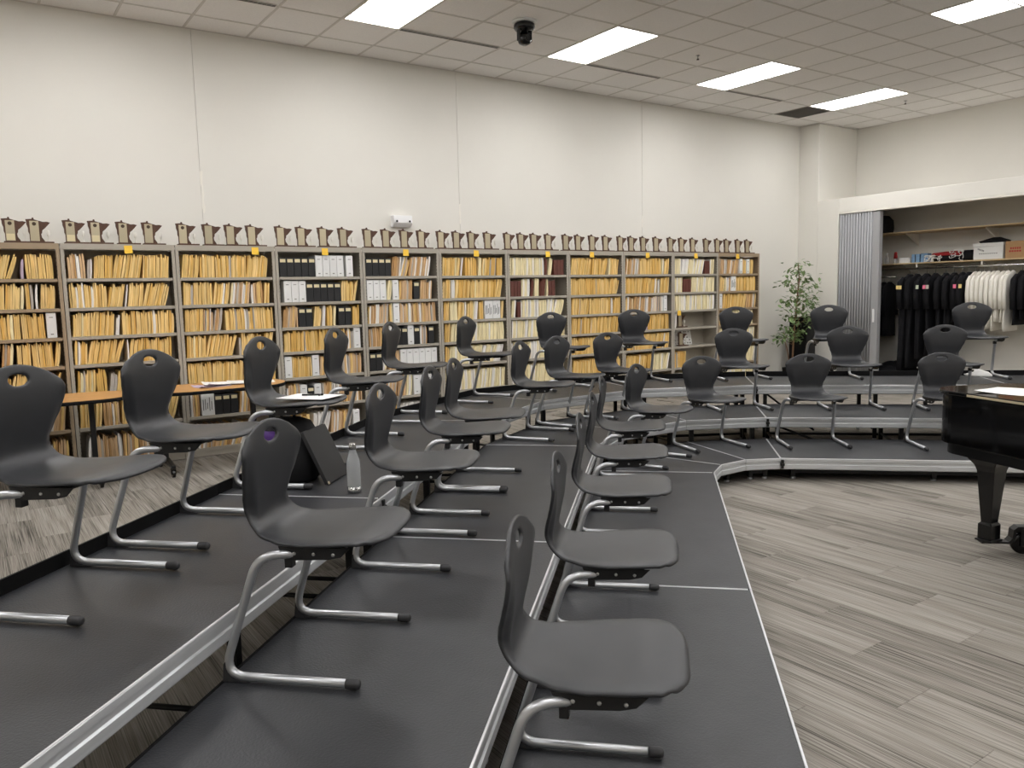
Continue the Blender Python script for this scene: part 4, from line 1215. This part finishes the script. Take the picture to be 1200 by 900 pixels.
cbox('storage_box', SX + 0.22, 5.84, 0.42, 0.36, 0.19, 'binder_white', 'white lidded storage box on the closet shelf', 'box', 0.055, writing=wr)
o = obj('dark_cloth', rounded_loft([(0.0, 0.14, 0.20, 0, 0), (0.03, 0.15, 0.22, 0, 0.01), (0.06, 0.09, 0.13, 0, 0), (0.085, 0.03, 0.05, 0, -0.02)], 24, 2.2).mesh('dark_cloth', 'cloth_black'), None, (SX + 0.22, 5.82, SZ + 0.246)); tag(o, 'dark crumpled cloth on top of the white storage box', 'cloth')
wr = MB()
for k in range(5): wr.box(-0.1812, -0.1802, 0.09 - k * 0.03, 0.11 - k * 0.03, 0.13, 0.16).box(-0.1812, -0.1802, 0.1 - k * 0.034, 0.125 - k * 0.034, 0.09, 0.115)
cbox('cardboard_box', SX + 0.22, 5.42, 0.36, 0.36, 0.25, 'cardboard', 'brown cardboard box with red lettering on the closet shelf', 'box', writing=wr)
cbox('tissue_box', SX + 0.12, 6.96, 0.13, 0.12, 0.135, 'blue_box', 'pale blue carton on the closet shelf', 'box', writing=MB().box(-0.0612, -0.0602, -0.004, 0.01, 0.005, 0.13))
cbox('tissue_box', SX + 0.12, 6.82, 0.11, 0.12, 0.14, 'blue_box', 'blue carton with dark top edge on the closet shelf', 'box', writing=MB().box(-0.062, 0.062, -0.056, 0.056, 0.1405, 0.143))
for k in range(5):
    o = obj('paper_stack', MB().box(-0.1, 0.1, -0.09, 0.09, 0, 0.017).mesh('paper_stack', 'paper', bevel=0.004), None, (SX + 0.14 + rnd.uniform(-.01, .01), 7.14 + rnd.uniform(-.015, .015), SZ + 0.0005 + k * 0.0175), (0, 0, rnd.uniform(-.1, .1)))
    tag(o, 'white folded cloth in the stack beside the blue cartons', 'cloth', 'folded white cloths on the closet shelf')
t = thing('spray_bottle', 'red-capped clear bottle on the closet shelf', 'bottle', (SX + 0.12, 7.33, SZ + 0.0005))
obj('body', MB().lathe([(0.03, 0), (0.032, 0.01), (0.032, 0.07), (0.028, 0.08)], n=16).mesh('body', 'bottle_clear'), t)
obj('cap', MB().lathe([(0.03, 0.081), (0.024, 0.17), (0.018, 0.19)], n=16).mesh('cap', 'red'), t)
t = thing('glass_jar', 'clear empty glass bottle on the closet shelf', 'bottle', (SX + 0.12, 7.48, SZ + 0.0005))
obj('body', MB().lathe([(0.035, 0), (0.037, 0.01), (0.036, 0.09), (0.014, 0.13), (0.014, 0.16)], n=16).mesh('body', 'bottle_clear'), t)
obj('stopper', MB().lathe([(0.015, 0.1605), (0.015, 0.18)], n=12).mesh('stopper', 'plastic_white'), t)
def tangle(name, x, y, sx, sy, sz, n, rad, mt, label, seed):
    r = random.Random(seed); m = MB()
    for k in range(n):
        p = Vector((r.uniform(-sx, sx), r.uniform(-sy, sy), r.uniform(0.02, sz))); pts = [p]
        d = Vector((r.uniform(-1, 1), r.uniform(-1, 1), r.uniform(-.5, .5)))
        for q in range(6):
            d = (d + Vector((r.uniform(-1, 1), r.uniform(-1, 1), r.uniform(-.7, .7)))).normalized()
            p = p + d * 0.035
            p = Vector((max(-sx, min(sx, p.x)), max(-sy, min(sy, p.y)), max(rad + 0.001, min(sz, p.z)))); pts.append(p)
        m.tube(pts, rad, 6)
    o = obj(name, m.mesh(name, mt), None, (x, y, SZ + 0.0005))
    return tag(o, label, 'decoration', None, 'stuff')
o = obj('red_cloth', rounded_loft([(0.09, 0.14, 0.27, 0, 0), (0.11, 0.15, 0.29, 0, 0), (0.135, 0.13, 0.25, 0, 0.02), (0.155, 0.06, 0.14, 0, -0.05)], 24, 2.4).mesh('red_cloth', 'red'), None, (SX + 0.2, 6.47, SZ + 0.0005)); tag(o, 'red cloth laid over dark bundles on the closet shelf', 'cloth')
o = obj('dark_bundle', rounded_loft([(0.0, 0.12, 0.24, 0, 0), (0.05, 0.14, 0.26, 0, 0), (0.0895, 0.12, 0.23, 0, 0)], 24, 2.6).mesh('dark_bundle', 'cloth_black'), None, (SX + 0.2, 6.47, SZ + 0.0005)); tag(o, 'dark bundle under the red cloth on the closet shelf', 'cloth')
o = obj('dark_bundle', rounded_loft([(0.0, 0.12, 0.10, 0, 0), (0.06, 0.13, 0.105, 0, 0), (0.15, 0.12, 0.1, 0, 0), (0.16, 0.08, 0.06, 0, 0)], 20, 4).mesh('dark_bundle', 'cloth_black'), None, (SX + 0.2, 6.17, SZ + 0.0005)); tag(o, 'black box-shaped bag beside the white storage box', 'bag')
tangle('white_garland', SX + 0.03, 6.28, 0.05, 0.10, 0.17, 16, 0.004, 'paper', 'tangled white wire garland on the closet shelf edge', 3)
tangle('white_garland', SX + 0.04, 6.66, 0.05, 0.12, 0.10, 22, 0.006, 'paper', 'crumpled white ribbon heap below the red cloth', 8)
o = obj('black_bag', rounded_loft([(0.0, 0.16, 0.11, 0, 0), (0.08, 0.18, 0.12, 0, 0), (0.22, 0.17, 0.11, 0, 0), (0.30, 0.08, 0.05, 0, 0)], 20, 2.6).mesh('black_bag', 'bag_black'), None, (XR - 0.36, 7.62, 2.4705)); tag(o, 'black bag on the upper closet shelf beside the partition', 'bag')
o = obj('crumpled_paper', rounded_loft([(0.0, 0.05, 0.13, 0, 0), (0.02, 0.05, 0.14, 0, 0.01), (0.05, 0.03, 0.07, 0.01, -0.02), (0.08, 0.01, 0.02, 0, 0.03)], 9, 1.6).mesh('crumpled_paper', 'paper'), None, so(9.33, -3.45, TH * 3 + 0.0005), (0, 0, 0.4))
tag(o, 'crumpled white paper on the top riser tier before the shirts', 'paper')

# ------------------------------------------------------------------ grand piano
PD = Vector((-0.335, -0.942)); PE = Vector((0.942, -0.335)); PS = Vector((4.775, 2.475))
t = thing('grand_piano', 'glossy black grand piano on a wheeled dolly, tail towards the risers', 'piano', (PS.x, PS.y, 0), math.atan2(PE.y, PE.x))
# local x = a (from the straight spine side), local y = -b (towards the keyboard)
out = []
def arc(cx, cy, r, a0, a1, n):
    for k in range(n + 1):
        a = math.radians(a0 + (a1 - a0) * k / n); out.append((cx + r * math.cos(a), cy + r * math.sin(a)))
arc(0.17, -0.17, 0.17, 180, 90, 10)
arc(0.45, -0.20, 0.20, 90, 10, 10)
bent = [(0.66, -0.35), (0.70, -0.55), (0.80, -0.78), (0.97, -0.98), (1.17, -1.13), (1.34, -1.28), (1.44, -1.45), (1.47, -1.65), (1.47, -2.0)]
out += bent
out.append((0.0, -2.0))
def inset(poly, d):
    n = len(poly); res = []
    for i in range(n):
        a, b, c = Vector(poly[i - 1]), Vector(poly[i]), Vector(poly[(i + 1) % n])
        e1 = (b - a).normalized(); e2 = (c - b).normalized()
        nn = (Vector((e1.y, -e1.x)) + Vector((e2.y, -e2.x))).normalized()
        res.append((b.x + nn.x * d, b.y + nn.y * d))
    return res
obj('rim', MB().prism(out, 0.665, 0.955, smooth=False).mesh('rim', 'piano', bevel=0.004), t)
lid = obj('lid', MB().prism(inset(out, -0.022), 0.957, 0.980).mesh('lid', 'piano', bevel=0.006), t)
obj('lid_hinge', MB().box(-0.026, -0.021, -1.6, -0.3, 0.962, 0.974).mesh('lid_hinge', 'brass'), lid)
obj('bottom_frame', MB().prism(inset(out, 0.035), 0.60, 0.6645).mesh('bottom_frame', 'piano_leg'), t)
for (a, b) in ((0.235, -0.245), (0.17, -1.78), (1.28, -1.78)):
    m = MB(); vs = []; prof = [(0.5995, 0.105), (0.57, 0.10), (0.54, 0.076), (0.52, 0.068), (0.50, 0.062), (0.19, 0.036), (0.18, 0.048), (0.09, 0.048)]
    for (z_, w_) in prof:
        vs += [(-w_, -w_ * 0.85, z_), (w_, -w_ * 0.85, z_), (w_, w_ * 0.85, z_), (-w_, w_ * 0.85, z_)]
    fs = [(0, 1, 2, 3), (31, 30, 29, 28)] + [(q * 4 + k, q * 4 + 4 + k, q * 4 + 4 + (k + 1) % 4, q * 4 + (k + 1) % 4) for q in range(7) for k in range(4)]
    m.add(vs, fs)
    l = obj('leg', m.mesh('leg', 'piano_leg', bevel=0.004), t, (a, b, 0), (0, 0, math.radians(12)))
    obj('leg_cup', MB().box(-0.056, 0.056, -0.05, 0.05, 0.078, 0.0895).mesh('leg_cup', 'black_metal', bevel=0.002), l)
    arm = MB().extrude([(-0.05, 0.066), (0.11, 0.066), (0.135, 0.09), (0.14, 0.14), (0.16, 0.155), (0.36, 0.155), (0.36, 0.17), (0.15, 0.17), (0.125, 0.15), (0.12, 0.10), (0.10, 0.0775), (-0.05, 0.0775)], -0.03, 0.03, axis='y')
    ar = obj('dolly_arm', arm.mesh('dolly_arm', 'black_metal'), t, (a, b, 0), (0, 0, math.radians(-22 if b > -1 else 90)))
    w = MB().lathe([(0.045, -0.022), (0.062, -0.018), (0.064, 0.0), (0.062, 0.018), (0.045, 0.022)], (0.185, 0, 0.064), 20, axis='y')
    obj('wheel', w.mesh('wheel', 'gloss_black'), ar)
    obj('fork', MB().box(0.165, 0.205, -0.034, -0.028, 0.05, 0.1545).box(0.165, 0.205, 0.028, 0.034, 0.05, 0.1545).mesh('fork', 'black_metal', bevel=0.003), ar)
obj('key_bed', MB().box(0.02, 1.45, -2.22, -2.0005, 0.62, 0.70).mesh('key_bed', 'piano', bevel=0.004), t)
obj('fallboard', MB().box(0.13, 1.34, -2.03, -2.0005, 0.726, 0.88).mesh('fallboard', 'piano', bevel=0.004), t)
obj('cheek', MB().box(0.02, 0.12, -2.2, -2.0005, 0.7005, 0.90).mesh('cheek', 'piano', bevel=0.01), t); obj('cheek', MB().box(1.35, 1.45, -2.2, -2.0005, 0.7005, 0.90).mesh('cheek', 'piano', bevel=0.01), t)
km = MB().box(0.0005, 0.0227, 0, 0.15, 0, 0.02).mesh('white_key', 'ivory', bevel=0.001)
bk = MB().box(0, 0.011, 0.05, 0.15, 0, 0.012).mesh('black_key', 'gloss_black', bevel=0.001)
for k in range(52):
    obj('white_key', km, t, (0.135 + k * 0.0232, -2.185, 0.7005))
    if k % 7 not in (1, 4) and k < 51: obj('black_key', bk, t, (0.135 + (k + 1) * 0.0232 - 0.0055, -2.185, 0.721))
def onlid(a, b, z): q = PS + PE * a - PD * b; return q
for k, (a, b, w, h, rz, z, lb) in enumerate([(0.27, -0.40, 0.30, 0.40, 0.35, 0.981, 'single white sheet of music near the piano tail'), (0.42, -0.62, 0.34, 0.44, 0.05, 0.984, 'white sheet music overlapping the one at the piano tail'), (0.20, -0.86, 0.28, 0.40, -0.2, 0.987, 'white sheet music at the straight edge of the piano lid'), (0.62, -1.1, 0.3, 0.42, -0.1, 0.982, 'white sheet music in the middle of the piano lid')]):
    q = onlid(a, b, z)
    sheet('sheet_music', q.x, q.y, z, w, h, rz + math.atan2(PE.y, PE.x), lb, 'paper', 'sheets on the piano lid', 'paper', 0.006)
